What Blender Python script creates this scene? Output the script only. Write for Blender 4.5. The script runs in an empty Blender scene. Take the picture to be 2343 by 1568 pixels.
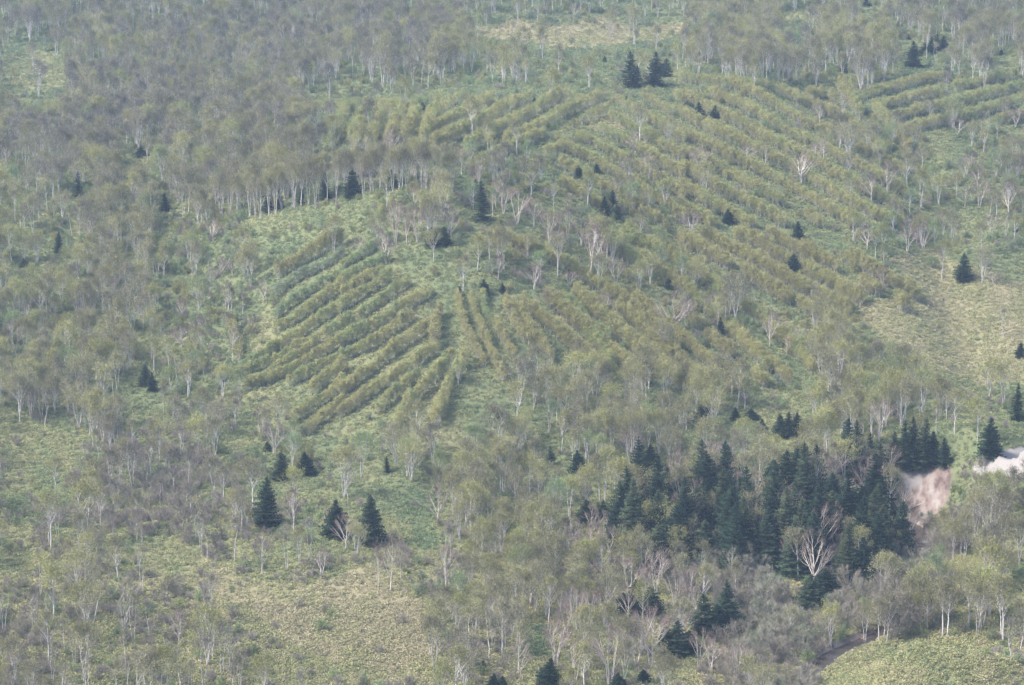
import bpy, math, random
import numpy as np
from math import radians, sin, cos, pi

# ------------------------------------------------------------------ camera, sky, sun, exposure
scene = bpy.context.scene
CAMZ = 240.0
PITCH = 13.0
FPX = 6642.0            # focal length in pixels of a 2342 px wide picture
cam_data = bpy.data.cameras.new("camera")
cam = bpy.data.objects.new("camera", cam_data)
scene.collection.objects.link(cam)
cam.location = (0, 0, CAMZ)
cam.rotation_euler = (radians(90 - PITCH), 0, 0)
cam_data.sensor_width = 36.0
cam_data.lens = 36.0 * FPX / 2342.0
cam_data.clip_start = 1.0
cam_data.clip_end = 12000.0
scene.camera = cam

SUN_EL, SUN_AZ = 50.0, -105.0      # azimuth measured from +Y (view direction) clockwise
world = bpy.data.worlds.new("World")
scene.world = world
world.use_nodes = True
wn = world.node_tree.nodes
wl = world.node_tree.links
bg = wn["Background"]
sky = wn.new("ShaderNodeTexSky")
sky.sky_type = 'NISHITA'
sky.sun_disc = False
sky.sun_elevation = radians(SUN_EL)
sky.sun_rotation = radians(SUN_AZ)
sky.dust_density = 2.5
wl.new(sky.outputs[0], bg.inputs[0])
bg.inputs[1].default_value = 0.145
sd = bpy.data.lights.new("sun", 'SUN')
sd.energy = 2.5
sd.angle = radians(15)
sd.color = (1.0, 0.96, 0.90)
sun = bpy.data.objects.new("sun", sd)
scene.collection.objects.link(sun)
_d = (sin(radians(SUN_AZ)) * cos(radians(SUN_EL)), cos(radians(SUN_AZ)) * cos(radians(SUN_EL)), sin(radians(SUN_EL)))
from mathutils import Vector
sun.rotation_euler = Vector(_d).to_track_quat('Z', 'Y').to_euler()
sun.location = (-300, 600, 500)
vs = scene.view_settings
vs.view_transform = 'Standard'
vs.look = 'None'
vs.exposure = 1.46
vs.gamma = 1.0
vs.use_curve_mapping = False
scene.cycles.use_denoising = True
scene.cycles.sample_clamp_indirect = 2.0
scene.cycles.max_bounces = 5
scene.cycles.diffuse_bounces = 3
scene.cycles.glossy_bounces = 1
scene.cycles.transmission_bounces = 3
scene.cycles.volume_bounces = 0
scene.cycles.transparent_max_bounces = 4

R = np.random.RandomState(7)
SCN = scene.collection

# ------------------------------------------------------------------ projection helpers (2342 x 1568 picture units)
cp, sp = cos(radians(PITCH)), sin(radians(PITCH))

def ray(u, v):
    x = (np.asarray(u, float) - 1171.0) / FPX
    y = -(np.asarray(v, float) - 784.0) / FPX
    d = np.stack([x, cp + y * sp, -sp + y * cp], -1)
    return d / np.linalg.norm(d, axis=-1, keepdims=True)

def project(P):
    P = np.asarray(P, float)
    x = P[..., 0]; y = P[..., 1]; z = P[..., 2] - CAMZ
    dep = y * cp - z * sp
    up = y * sp + z * cp
    return 1171.0 + FPX * x / dep, 784.0 - FPX * up / dep, dep

# ------------------------------------------------------------------ noise
def _hash(ix, iy, seed):
    n = (ix.astype(np.int64) * 374761393 + iy.astype(np.int64) * 668265263 + seed * 1274126177) & 0xffffffff
    n = ((n ^ (n >> 13)) * 1274126177) & 0xffffffff
    return ((n ^ (n >> 16)) & 0xffff) / 65535.0

def vnoise(x, y, scale, seed=0):
    x = np.asarray(x, float) / scale + 1000.0; y = np.asarray(y, float) / scale + 1000.0
    ix = np.floor(x); iy = np.floor(y)
    fx = x - ix; fy = y - iy
    fx = fx * fx * (3 - 2 * fx); fy = fy * fy * (3 - 2 * fy)
    a = _hash(ix, iy, seed); b = _hash(ix + 1, iy, seed); c = _hash(ix, iy + 1, seed); d = _hash(ix + 1, iy + 1, seed)
    return (a * (1 - fx) + b * fx) * (1 - fy) + (c * (1 - fx) + d * fx) * fy * 1.0

def fnoise(x, y, scale, seed=0, octv=3):
    t = 0; amp = 1; s = 0
    for k in range(octv):
        t = t + amp * (vnoise(x, y, scale / 2 ** k, seed + 17 * k) - 0.5); s += amp; amp *= 0.5
    return t / s * 2.0

# ------------------------------------------------------------------ terrain
COLS = [-350, 0, 400, 800, 1050, 1400, 1800, 2342, 2700]
ROWS = {
    1850: [600, 600, 600, 600, 600, 602, 604, 596, 590],
    1568: [668, 665, 662, 660, 660, 666, 674, 668, 660],
    1300: [738, 735, 735, 735, 738, 746, 752, 735, 725],
    1100: [808, 806, 805, 800, 796, 800, 806, 800, 795],
    1000: [855, 852, 848, 828, 818, 828, 836, 840, 845],
    900: [892, 888, 880, 850, 838, 852, 864, 882, 895],
    800: [930, 926, 914, 872, 859, 877, 900, 930, 945],
    700: [966, 960, 945, 893, 879, 901, 930, 975, 990],
    600: [1005, 996, 978, 916, 900, 926, 962, 1020, 1040],
    500: [1045, 1037, 1015, 944, 924, 956, 1000, 1066, 1090],
    400: [1100, 1090, 1062, 988, 962, 998, 1045, 1112, 1140],
    300: [1190, 1180, 1145, 1052, 1030, 1058, 1105, 1165, 1190],
    200: [1290, 1275, 1262, 1222, 1190, 1140, 1175, 1225, 1250],
    100: [1370, 1360, 1356, 1350, 1350, 1352, 1300, 1320, 1340],
    0: [1460, 1455, 1452, 1450, 1450, 1450, 1445, 1445, 1450],
    -220: [1720, 1720, 1720, 1720, 1720, 1720, 1720, 1720, 1720],
}
ctrl = []
for v_, ds_ in ROWS.items():
    for u_, d_ in zip(COLS, ds_):
        ctrl.append(ray(u_, v_) * d_ + np.array([0, 0, CAMZ]))
# the scar above the river: foot and brow of the bank
for u_, v_, d_ in [(2110, 1185, 768), (2290, 1092, 776), (2400, 1092, 776), (2110, 1050, 792), (2290, 1012, 784), (2400, 1000, 784), (2290, 960, 822), (2010, 1190, 765)]:
    ctrl.append(ray(u_, v_) * d_ + np.array([0, 0, CAMZ]))
ctrl = np.array(ctrl)

def tps(r2):
    return np.where(r2 > 1e-12, 0.5 * r2 * np.log(np.maximum(r2, 1e-12)), 0)
_cx, _cy = ctrl[:, 0] / 200.0, ctrl[:, 1] / 200.0
_n = len(ctrl)
_K = tps((_cx[:, None] - _cx[None]) ** 2 + (_cy[:, None] - _cy[None]) ** 2) + 0.004 * np.eye(_n)
_Pm = np.stack([np.ones(_n), _cx, _cy], 1)
_A = np.block([[_K, _Pm], [_Pm.T, np.zeros((3, 3))]])
_w = np.linalg.solve(_A, np.concatenate([ctrl[:, 2], np.zeros(3)]))

RIVER_Z = CAMZ - 226.6
RIVER_UV = [(1790, 1600, 652), (1850, 1545, 664), (1905, 1500, 680), (1960, 1476, 696), (2030, 1450, 708), (2075, 1400, 718), (2105, 1330, 738), (2122, 1280, 755), (2112, 1236, 773), (2085, 1205, 786), (2050, 1190, 792)]
river_pts = []
for u_, v_, d_ in RIVER_UV:
    d3 = ray(u_, v_)
    t_ = (RIVER_Z - CAMZ) / d3[2]
    river_pts.append((d3[0] * t_, d3[1] * t_))
river_pts = np.array(river_pts)

def seg_dist(x, y, pts):
    best = np.full(np.shape(x), 1e9)
    for a, b in zip(pts[:-1], pts[1:]):
        ab = b - a
        t = np.clip(((x - a[0]) * ab[0] + (y - a[1]) * ab[1]) / (ab @ ab), 0, 1)
        best = np.minimum(best, np.hypot(x - a[0] - t * ab[0], y - a[1] - t * ab[1]))
    return best

def gauss(x, y, c, sx, sy, rot=0.0):
    dx = x - c[0]; dy = y - c[1]
    cr, sr = cos(rot), sin(rot)
    a = dx * cr + dy * sr; b = -dx * sr + dy * cr
    return np.exp(-(a / sx) ** 2 - (b / sy) ** 2)

def gp(u, v, d):
    p = ray(u, v) * d
    return p[:2]
MOUND = gp(2170, 1575, 655)
GULLY2 = np.array([gp(1900, 225, 1155), gp(2000, 290, 1120), gp(2090, 380, 1085), gp(2150, 460, 1065), gp(2150, 560, 1035)])
GULLY = np.array([gp(2120, 560, 1035), gp(2150, 690, 985), (gp(2190, 790, 935)), gp(2260, 880, 885)])

def terrain(x, y):
    shp = np.shape(x)
    x = np.ravel(x).astype(float); y = np.ravel(y).astype(float)
    yc = np.clip(y, 560, 1720)
    xc = np.clip(x / np.maximum(y, 1), -0.25, 0.25) * yc
    z = np.zeros(len(x))
    for i0 in range(0, len(x), 20000):
        s = slice(i0, i0 + 20000)
        X = xc[s] / 200.0; Y = yc[s] / 200.0
        K = tps((X[:, None] - _cx[None]) ** 2 + (Y[:, None] - _cy[None]) ** 2)
        z[s] = K @ _w[:_n] + _w[_n] + _w[_n + 1] * X + _w[_n + 2] * Y
    z += np.clip(y - 1720, 0, 1e9) * 0.16 * (1 - np.exp(-np.clip(y - 1720, 0, 1e9) / 900))
    z += fnoise(x, y, 55, 3) * 3.4 + fnoise(x, y, 9, 9, 2) * 0.45
    far = np.clip((y - 1100) / 200, 0, 1)
    z += far * fnoise(x, y, 110, 21, 2) * 7.0
    # convex mound in the lower right corner
    z += 13.5 * gauss(x, y, MOUND, 25, 19, 0.2) * (1 + .25 * fnoise(x, y, 11, 71, 2))
    # gully between the grassy slopes on the right
    gd = seg_dist(x, y, GULLY)
    z -= 3.0 * np.exp(-(gd / 8.0) ** 2)
    gd2 = seg_dist(x, y, GULLY2)
    z -= 4.0 * np.exp(-(gd2 / 12.0) ** 2)
    z += 2.5 * np.exp(-((gd2 - 30) / 14.0) ** 2)
    z += 2.0 * np.exp(-((gd - 22) / 12.0) ** 2)
    # river bed
    rd = seg_dist(x, y, river_pts)
    bank = RIVER_Z - 1.0 + np.clip(rd - 1.6, 0, 200) * 0.9
    lim = rd < 26
    z = np.where(lim, np.minimum(z, np.maximum(bank, RIVER_Z - 1.0)), z)
    return z.reshape(shp)

# fine grid in (x/y, log y) for fast height look-up
SG = np.linspace(-0.25, 0.25, 441)
YG = np.exp(np.linspace(math.log(560), math.log(1720), 441))
_sx, _yy = np.meshgrid(SG, YG)
ZG = terrain(_sx * _yy, _yy)

def height(x, y):
    s = np.clip((np.asarray(x) / np.asarray(y) + 0.25) / 0.5 * 440, 0, 439.999)
    t = np.clip((np.log(np.maximum(y, 1)) - math.log(560)) / (math.log(1720) - math.log(560)) * 440, 0, 439.999)
    i = s.astype(int); j = t.astype(int); fs = s - i; ft = t - j
    return (ZG[j, i] * (1 - fs) + ZG[j, i + 1] * fs) * (1 - ft) + (ZG[j + 1, i] * (1 - fs) + ZG[j + 1, i + 1] * fs) * ft

def ground_at(u, v):
    """first hit of the view rays through (u, v) with the ground"""
    u = np.atleast_1d(np.asarray(u, float)); v = np.atleast_1d(np.asarray(v, float))
    d = ray(u, v)
    ts = np.exp(np.linspace(math.log(575), math.log(1700), 420))
    hit = np.full(len(u), ts[-1]); done = np.zeros(len(u), bool); prev = np.full(len(u), ts[0])
    for t in ts:
        p = d * t
        below = (p[:, 2] + CAMZ) < height(p[:, 0], p[:, 1])
        new = below & ~done
        hit[new] = t; done |= new
        prev[~done] = t
    lo, hi = prev.copy(), hit.copy()
    for _ in range(12):
        mid = (lo + hi) / 2
        p = d * mid[:, None]
        b = (p[:, 2] + CAMZ) < height(p[:, 0], p[:, 1])
        hi = np.where(b, mid, hi); lo = np.where(b, lo, mid)
    p = d * hi[:, None]
    return p[:, 0], p[:, 1], height(p[:, 0], p[:, 1])

# ------------------------------------------------------------------ region maps
MAP = [
    "FFFFFFFFFffmmFFFFFFF",
    "fFFFFFFFFFFFFFFFFFFF",
    "FFFFFFPPPPPPPPPPPPPP",
    "FFFFFFPPPPPPPPPPPmPm",
    "fFFFFFFbbmmmmPPPPPmm",
    "fFFmmLLbbmmbmPPPPmmm",
    "FFFmmLLLbbmbmmPPPms.",
    "FFFmmLLLLLLmmmsPs...",
    "FFFmLLLLLLLmmmsmFs..",
    "FFFmmLLLLFFFFFFFFFFF",
    "ssBBmmfFFFfFFFFFFGGF",
    "BBBBBFfsfFFFGGGGGGsB",
    "ssBBBsfsfFFbGGGGGGBF",
    "sBsBsfsfsfFFbBBGBBFF",
    "ssssssssffFbbbBBBFFF",
    "BsssssssfsfbbbBB...s",
]
def code_at(u, v):
    wu = u + fnoise(u, v, 90, 5, 2) * 45
    wv = v + fnoise(u, v, 90, 6, 2) * 35
    c = np.clip((wu / 117.1).astype(int), 0, 19); r = np.clip((wv / 98).astype(int), 0, 15)
    tab = np.array([[ord(ch) for ch in row] for row in MAP])
    return tab[r, c]

def inside(u, v, poly):
    u = np.asarray(u, float); v = np.asarray(v, float)
    res = np.zeros(np.shape(u), bool)
    n = len(poly); j = n - 1
    for i in range(n):
        xi, yi = poly[i]; xj, yj = poly[j]
        c = ((yi > v) != (yj > v)) & (u < (xj - xi) * (v - yi) / (yj - yi + 1e-9) + xi)
        res ^= c
        j = i
    return res

MEADOWS = [
    # polygon, dryness (0 green .. 1 straw)
    ([(0, 130), (80, 105), (150, 140), (155, 190), (100, 210), (0, 190)], .62),
    ([(1080, 62), (1200, 50), (1300, 62), (1350, 33), (1400, 42), (1460, 66), (1560, 50), (1560, 82), (1430, 105), (1290, 110), (1180, 94), (1090, 80)], .85),
    ([(1780, 38), (1840, 28), (1885, 40), (1860, 55), (1790, 58)], .7),
    ([(1500, 178), (1560, 168), (1620, 182), (1560, 200), (1505, 200)], .5),
    ([(1340, 300), (1375, 265), (1440, 262), (1450, 285), (1400, 300)], .8),
    ([(2030, 590), (2130, 575), (2200, 600), (2342, 655), (2400, 660), (2400, 880), (2250, 885), (2200, 872), (2060, 800), (1960, 735), (1975, 690), (2060, 692), (2070, 640)], .82),
    ([(1835, 600), (1900, 620), (1960, 660), (1990, 700), (1960, 705), (1900, 660), (1840, 625)], .7),
    ([(2160, 470), (2240, 480), (2260, 510), (2200, 540), (2160, 520)], .5),
    ([(1690, 680), (1760, 700), (1840, 755), (1820, 770), (1750, 740), (1690, 700)], .75),
    ([(1690, 765), (1760, 785), (1840, 840), (1850, 870), (1780, 860), (1700, 800)], .45),
    ([(0, 940), (60, 960), (190, 1010), (200, 1035), (150, 1080), (60, 1130), (0, 1150)], .6),
    ([(560, 1330), (700, 1340), (850, 1290), (940, 1340), (975, 1400), (985, 1500), (900, 1545), (700, 1490), (620, 1430), (480, 1340), (490, 1300)], .95),
    ([(310, 1240), (400, 1225), (490, 1300), (440, 1330), (330, 1290)], .7),
    ([(800, 1110), (900, 1095), (990, 1130), (1000, 1260), (960, 1260), (930, 1200), (850, 1160)], .35),
    ([(1900, 1545), (1950, 1505), (2080, 1452), (2190, 1445), (2265, 1470), (2240, 1600), (1880, 1600)], .74),
    ([(2290, 1290), (2342, 1285), (2400, 1290), (2400, 1335), (2300, 1330)], .35),
    ([(1740, 1300), (1800, 1295), (1830, 1320), (1770, 1345), (1735, 1330)], .1),
    ([(1185, 1430), (1255, 1430), (1260, 1500), (1200, 1510)], .3),
    ([(0, 1200), (75, 1205), (80, 1290), (0, 1300)], .7),
    ([(500, 1000), (590, 1000), (620, 1025), (520, 1040)], .6),
    ([(1005, 960), (1050, 960), (1060, 1050), (1010, 1050)], .6),
    ([(1020, 700), (1060, 700), (1100, 850), (1090, 900), (1040, 830)], .6),
    ([(700, 1000), (790, 965), (830, 960), (760, 1010), (705, 1030)], .55),
    ([(1110, 790), (1160, 800), (1180, 870), (1130, 850)], .6),
    ([(1210, 640 + 60), (1290, 720), (1330, 790), (1280, 760)], .75),
    ([(165, 500), (180, 500), (178, 570), (160, 570)], .75),
    ([(640, 640), (900, 600), (1000, 700), (1020, 850), (1060, 900), (1040, 990), (700, 1010), (560, 920), (560, 830)], .6),
]
def meadow_at(u, v):
    """index of the meadow under a pixel or -1 and its dryness"""
    wu = u + fnoise(u, v, 45, 31, 2) * 16
    wv = v + fnoise(u, v, 45, 32, 2) * 10
    dry = np.full(np.shape(u), -1.0)
    for k, (poly, d) in enumerate(MEADOWS):
        m = inside(wu, wv, poly)
        dry = np.where(m, d, dry)
    fan = inside(wu, wv, MEADOWS[-1][0])
    return dry, fan

def dryness(u, v):
    """0 fresh green ground .. 1 straw coloured, everywhere"""
    base = 0.48 + 0.26 * np.clip((v - 1130) / 200, 0, 1) - 0.10 * np.clip((300 - v) / 200, 0, 1)
    d, fan = meadow_at(u, v)
    base = np.where(d >= 0, d, base)
    base = base + fnoise(u, v, 50, 41, 3) * 0.24
    return np.clip(base, 0, 1.15)

SCARS = [[(2045, 1050), (2075, 1068), (2110, 1066), (2170, 1062), (2185, 1110), (2150, 1180), (2110, 1195), (2078, 1180), (2060, 1120)],
         [(2222, 1062), (2245, 1046), (2285, 1030), (2345, 1022), (2400, 1022), (2400, 1080), (2335, 1088), (2330, 1105), (2270, 1090), (2230, 1082)]]

# ------------------------------------------------------------------ materials
def new_mat(name):
    m = bpy.data.materials.new(name)
    m.use_nodes = True
    nt = m.node_tree
    for n in list(nt.nodes):
        nt.nodes.remove(n)
    out = nt.nodes.new("ShaderNodeOutputMaterial")
    return m, nt, out

def ramp(nt, stops, src):
    r = nt.nodes.new("ShaderNodeValToRGB")
    el = r.color_ramp.elements
    while len(el) < len(stops):
        el.new(0.5)
    for e, (p, c) in zip(el, stops):
        e.position = p; e.color = (*c, 1)
    nt.links.new(src, r.inputs[0])
    return r.outputs[0]

def vary(nt, col, amount=0.25, noise_scale=None):
    """per-tree brightness variation from a random number"""
    oi = nt.nodes.new("ShaderNodeObjectInfo")
    mr = nt.nodes.new("ShaderNodeMapRange")
    mr.inputs[3].default_value = 1 - amount; mr.inputs[4].default_value = 1 + amount
    nt.links.new(oi.outputs['Random'], mr.inputs[0])
    mx = nt.nodes.new("ShaderNodeVectorMath"); mx.operation = 'SCALE'
    nt.links.new(col, mx.inputs[0]); nt.links.new(mr.outputs[0], mx.inputs['Scale'])
    return mx.outputs[0]

def leafy(name, stops, attr='tint', transl=0.3, amount=0.22, mottled=0.35, mscale=1.5):
    m, nt, out = new_mat(name)
    at = nt.nodes.new("ShaderNodeAttribute"); at.attribute_type = 'INSTANCER'; at.attribute_name = attr
    col = ramp(nt, stops, at.outputs['Fac'])
    geo = nt.nodes.new("ShaderNodeTexCoord")
    nz = nt.nodes.new("ShaderNodeTexNoise"); nz.inputs['Scale'].default_value = mscale; nz.inputs['Detail'].default_value = 1
    nt.links.new(geo.outputs['Object'], nz.inputs['Vector'])
    mr = nt.nodes.new("ShaderNodeMapRange"); mr.inputs[1].default_value = .3; mr.inputs[2].default_value = .7
    mr.inputs[3].default_value = 1 - mottled; mr.inputs[4].default_value = 1 + mottled
    nt.links.new(nz.outputs[0], mr.inputs[0])
    sc = nt.nodes.new("ShaderNodeVectorMath"); sc.operation = 'SCALE'
    nt.links.new(col, sc.inputs[0]); nt.links.new(mr.outputs[0], sc.inputs['Scale'])
    c = vary(nt, sc.outputs[0], amount)
    df = nt.nodes.new("ShaderNodeBsdfDiffuse"); nt.links.new(c, df.inputs[0])
    if transl > 0:
        tr = nt.nodes.new("ShaderNodeBsdfTranslucent"); nt.links.new(c, tr.inputs[0])
        mx = nt.nodes.new("ShaderNodeMixShader"); mx.inputs[0].default_value = transl
        nt.links.new(df.outputs[0], mx.inputs[1]); nt.links.new(tr.outputs[0], mx.inputs[2])
        nt.links.new(mx.outputs[0], out.inputs[0])
    else:
        nt.links.new(df.outputs[0], out.inputs[0])
    return m

# tint runs 0 .. 1: brown buds, olive, yellow olive, fresh green, grey willow green
LEAF = leafy("birch_leaves", [(0.0, (.170, .155, .125)), (.25, (.225, .212, .110)), (.5, (.330, .325, .100)), (.75, (.200, .285, .110)), (1.0, (.240, .285, .180))], transl=.42)
YLEAF = leafy('young_leaves', [(0.0, (.27, .225, .125)), (.25, (.32, .29, .125)), (.5, (.40, .385, .14)), (.75, (.25, .34, .14)), (1.0, (.29, .34, .22))], transl=.45, amount=.15)
TWIG = leafy("birch_twigs", [(0.0, (.215, .190, .180)), (.5, (.205, .185, .150)), (1.0, (.20, .195, .155))], transl=0, mottled=.15)
GREYTWIG = leafy('grey_twigs', [(0.0, (.25, .215, .185)), (1.0, (.26, .24, .19))], transl=0, mottled=.15)
REDTWIG = leafy("reddish_twigs", [(0.0, (.22, .155, .135)), (1.0, (.19, .15, .12))], transl=0, mottled=.15)
NEEDLE = leafy("spruce_needles", [(0.0, (.020, .036, .024)), (.5, (.030, .048, .029)), (1.0, (.072, .086, .044))], transl=0.1, mottled=.45, mscale=1.1)
SASA = leafy("bamboo_grass_leaves", [(0.0, (.140, .195, .105)), (.35, (.200, .238, .125)), (.7, (.315, .312, .150)), (1.0, (.370, .330, .205))], transl=.25, amount=.18, mottled=.15)

def bark(name, c1, c2, scale=(3, 3, .7)):
    m, nt, out = new_mat(name)
    tc = nt.nodes.new("ShaderNodeTexCoord")
    mp = nt.nodes.new("ShaderNodeMapping"); mp.inputs['Scale'].default_value = scale
    nt.links.new(tc.outputs['Object'], mp.inputs[0])
    nz = nt.nodes.new("ShaderNodeTexNoise"); nz.inputs['Scale'].default_value = 1.6; nz.inputs['Detail'].default_value = 4
    nt.links.new(mp.outputs[0], nz.inputs['Vector'])
    col = ramp(nt, [(.38, c2), (.55, c1)], nz.outputs[0])
    c = vary(nt, col, .12)
    p = nt.nodes.new("ShaderNodeBsdfPrincipled"); p.inputs['Roughness'].default_value = .8
    p.inputs['Specular IOR Level'].default_value = .2
    nt.links.new(c, p.inputs[0]); nt.links.new(p.outputs[0], out.inputs[0])
    return m
BIRCH_BARK = bark("pale_birch_bark", (.58, .55, .52), (.27, .235, .215))
BONE_BARK = bark("bleached_bark", (.55, .49, .44), (.36, .29, .25))
DARK_BARK = bark("spruce_bark", (.12, .095, .075), (.07, .055, .045))
GREY_BARK = bark("grey_bark", (.30, .27, .24), (.16, .14, .12))

# ------------------------------------------------------------------ mesh building
class MB:
    def __init__(s):
        s.V = []; s.F = []; s.M = []; s.n = 0
    def tris(s, P, mat):                    # P: (k,3,3)
        k = len(P)
        if k == 0: return
        s.V.append(P.reshape(-1, 3)); s.F.append(np.arange(3 * k).reshape(k, 3) + s.n); s.M.append(np.full(k, mat)); s.n += 3 * k
    def tube(s, pts, rad, mat, sides=4):
        pts = np.asarray(pts, float); k = len(pts)
        t = np.gradient(pts, axis=0); t /= np.linalg.norm(t, axis=1, keepdims=True) + 1e-9
        ref = np.array([0.31, 0.17, 0.93]) if abs(t[0][2]) < .8 else np.array([1.0, 0.1, 0])
        a = np.cross(t, ref); a /= np.linalg.norm(a, axis=1, keepdims=True) + 1e-9
        b = np.cross(t, a)
        ang = np.arange(sides) * 2 * pi / sides
        ring = pts[:, None] + np.asarray(rad)[:, None, None] * (np.cos(ang)[None, :, None] * a[:, None] + np.sin(ang)[None, :, None] * b[:, None])
        s.V.append(ring.reshape(-1, 3))
        f = []
        for i in range(k - 1):
            for j in range(sides):
                p = i * sides + j; q = i * sides + (j + 1) % sides
                f += [(p, q, q + sides), (p, q + sides, p + sides)]
        s.F.append(np.array(f) + s.n); s.M.append(np.full(len(f), mat)); s.n += k * sides
    def data(s):
        return np.concatenate(s.V), np.concatenate(s.F), np.concatenate(s.M)

def make_mesh(name, V, F, M, mats, smooth=False):
    me = bpy.data.meshes.new(name)
    me.vertices.add(len(V)); me.vertices.foreach_set("co", V.astype(np.float32).ravel())
    k = F.shape[1]
    me.loops.add(len(F) * k); me.loops.foreach_set("vertex_index", F.astype(np.int32).ravel())
    me.polygons.add(len(F)); me.polygons.foreach_set("loop_start", np.arange(0, len(F) * k, k, dtype=np.int32))
    me.polygons.foreach_set("material_index", M.astype(np.int32))
    if smooth: me.polygons.foreach_set("use_smooth", np.ones(len(F), bool))
    for m in mats: me.materials.append(m)
    me.update(calc_edges=True)
    return me

def rand_tris(rs, P, size, flat=0.0):
    """small leaf triangles at the points P"""
    k = len(P)
    a = rs.normal(size=(k, 3)); a /= np.linalg.norm(a, axis=1, keepdims=True)
    b = rs.normal(size=(k, 3)); b -= (a * b).sum(1, keepdims=True) * a; b /= np.linalg.norm(b, axis=1, keepdims=True)
    if flat:
        a[:, 2] *= 1 - flat; b[:, 2] *= 1 - flat
    s = size * rs.uniform(.7, 1.3, (k, 1))
    return np.stack([P + a * s * .62, P - a * s * .4 + b * s * .5, P - a * s * .4 - b * s * .5], 1)

def slivers(rs, P, D, L, w):
    k = len(P)
    D = D / (np.linalg.norm(D, axis=1, keepdims=True) + 1e-9)
    s = np.cross(D, rs.normal(size=(k, 3))); s /= np.linalg.norm(s, axis=1, keepdims=True) + 1e-9
    L = np.asarray(L).reshape(-1, 1)
    return np.stack([P + s * w / 2, P - s * w / 2, P + D * L], 1)

def bez(a, b, c, t):
    t = np.asarray(t)[:, None]
    return (1 - t) ** 2 * a + 2 * t * (1 - t) * b + t ** 2 * c

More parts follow.
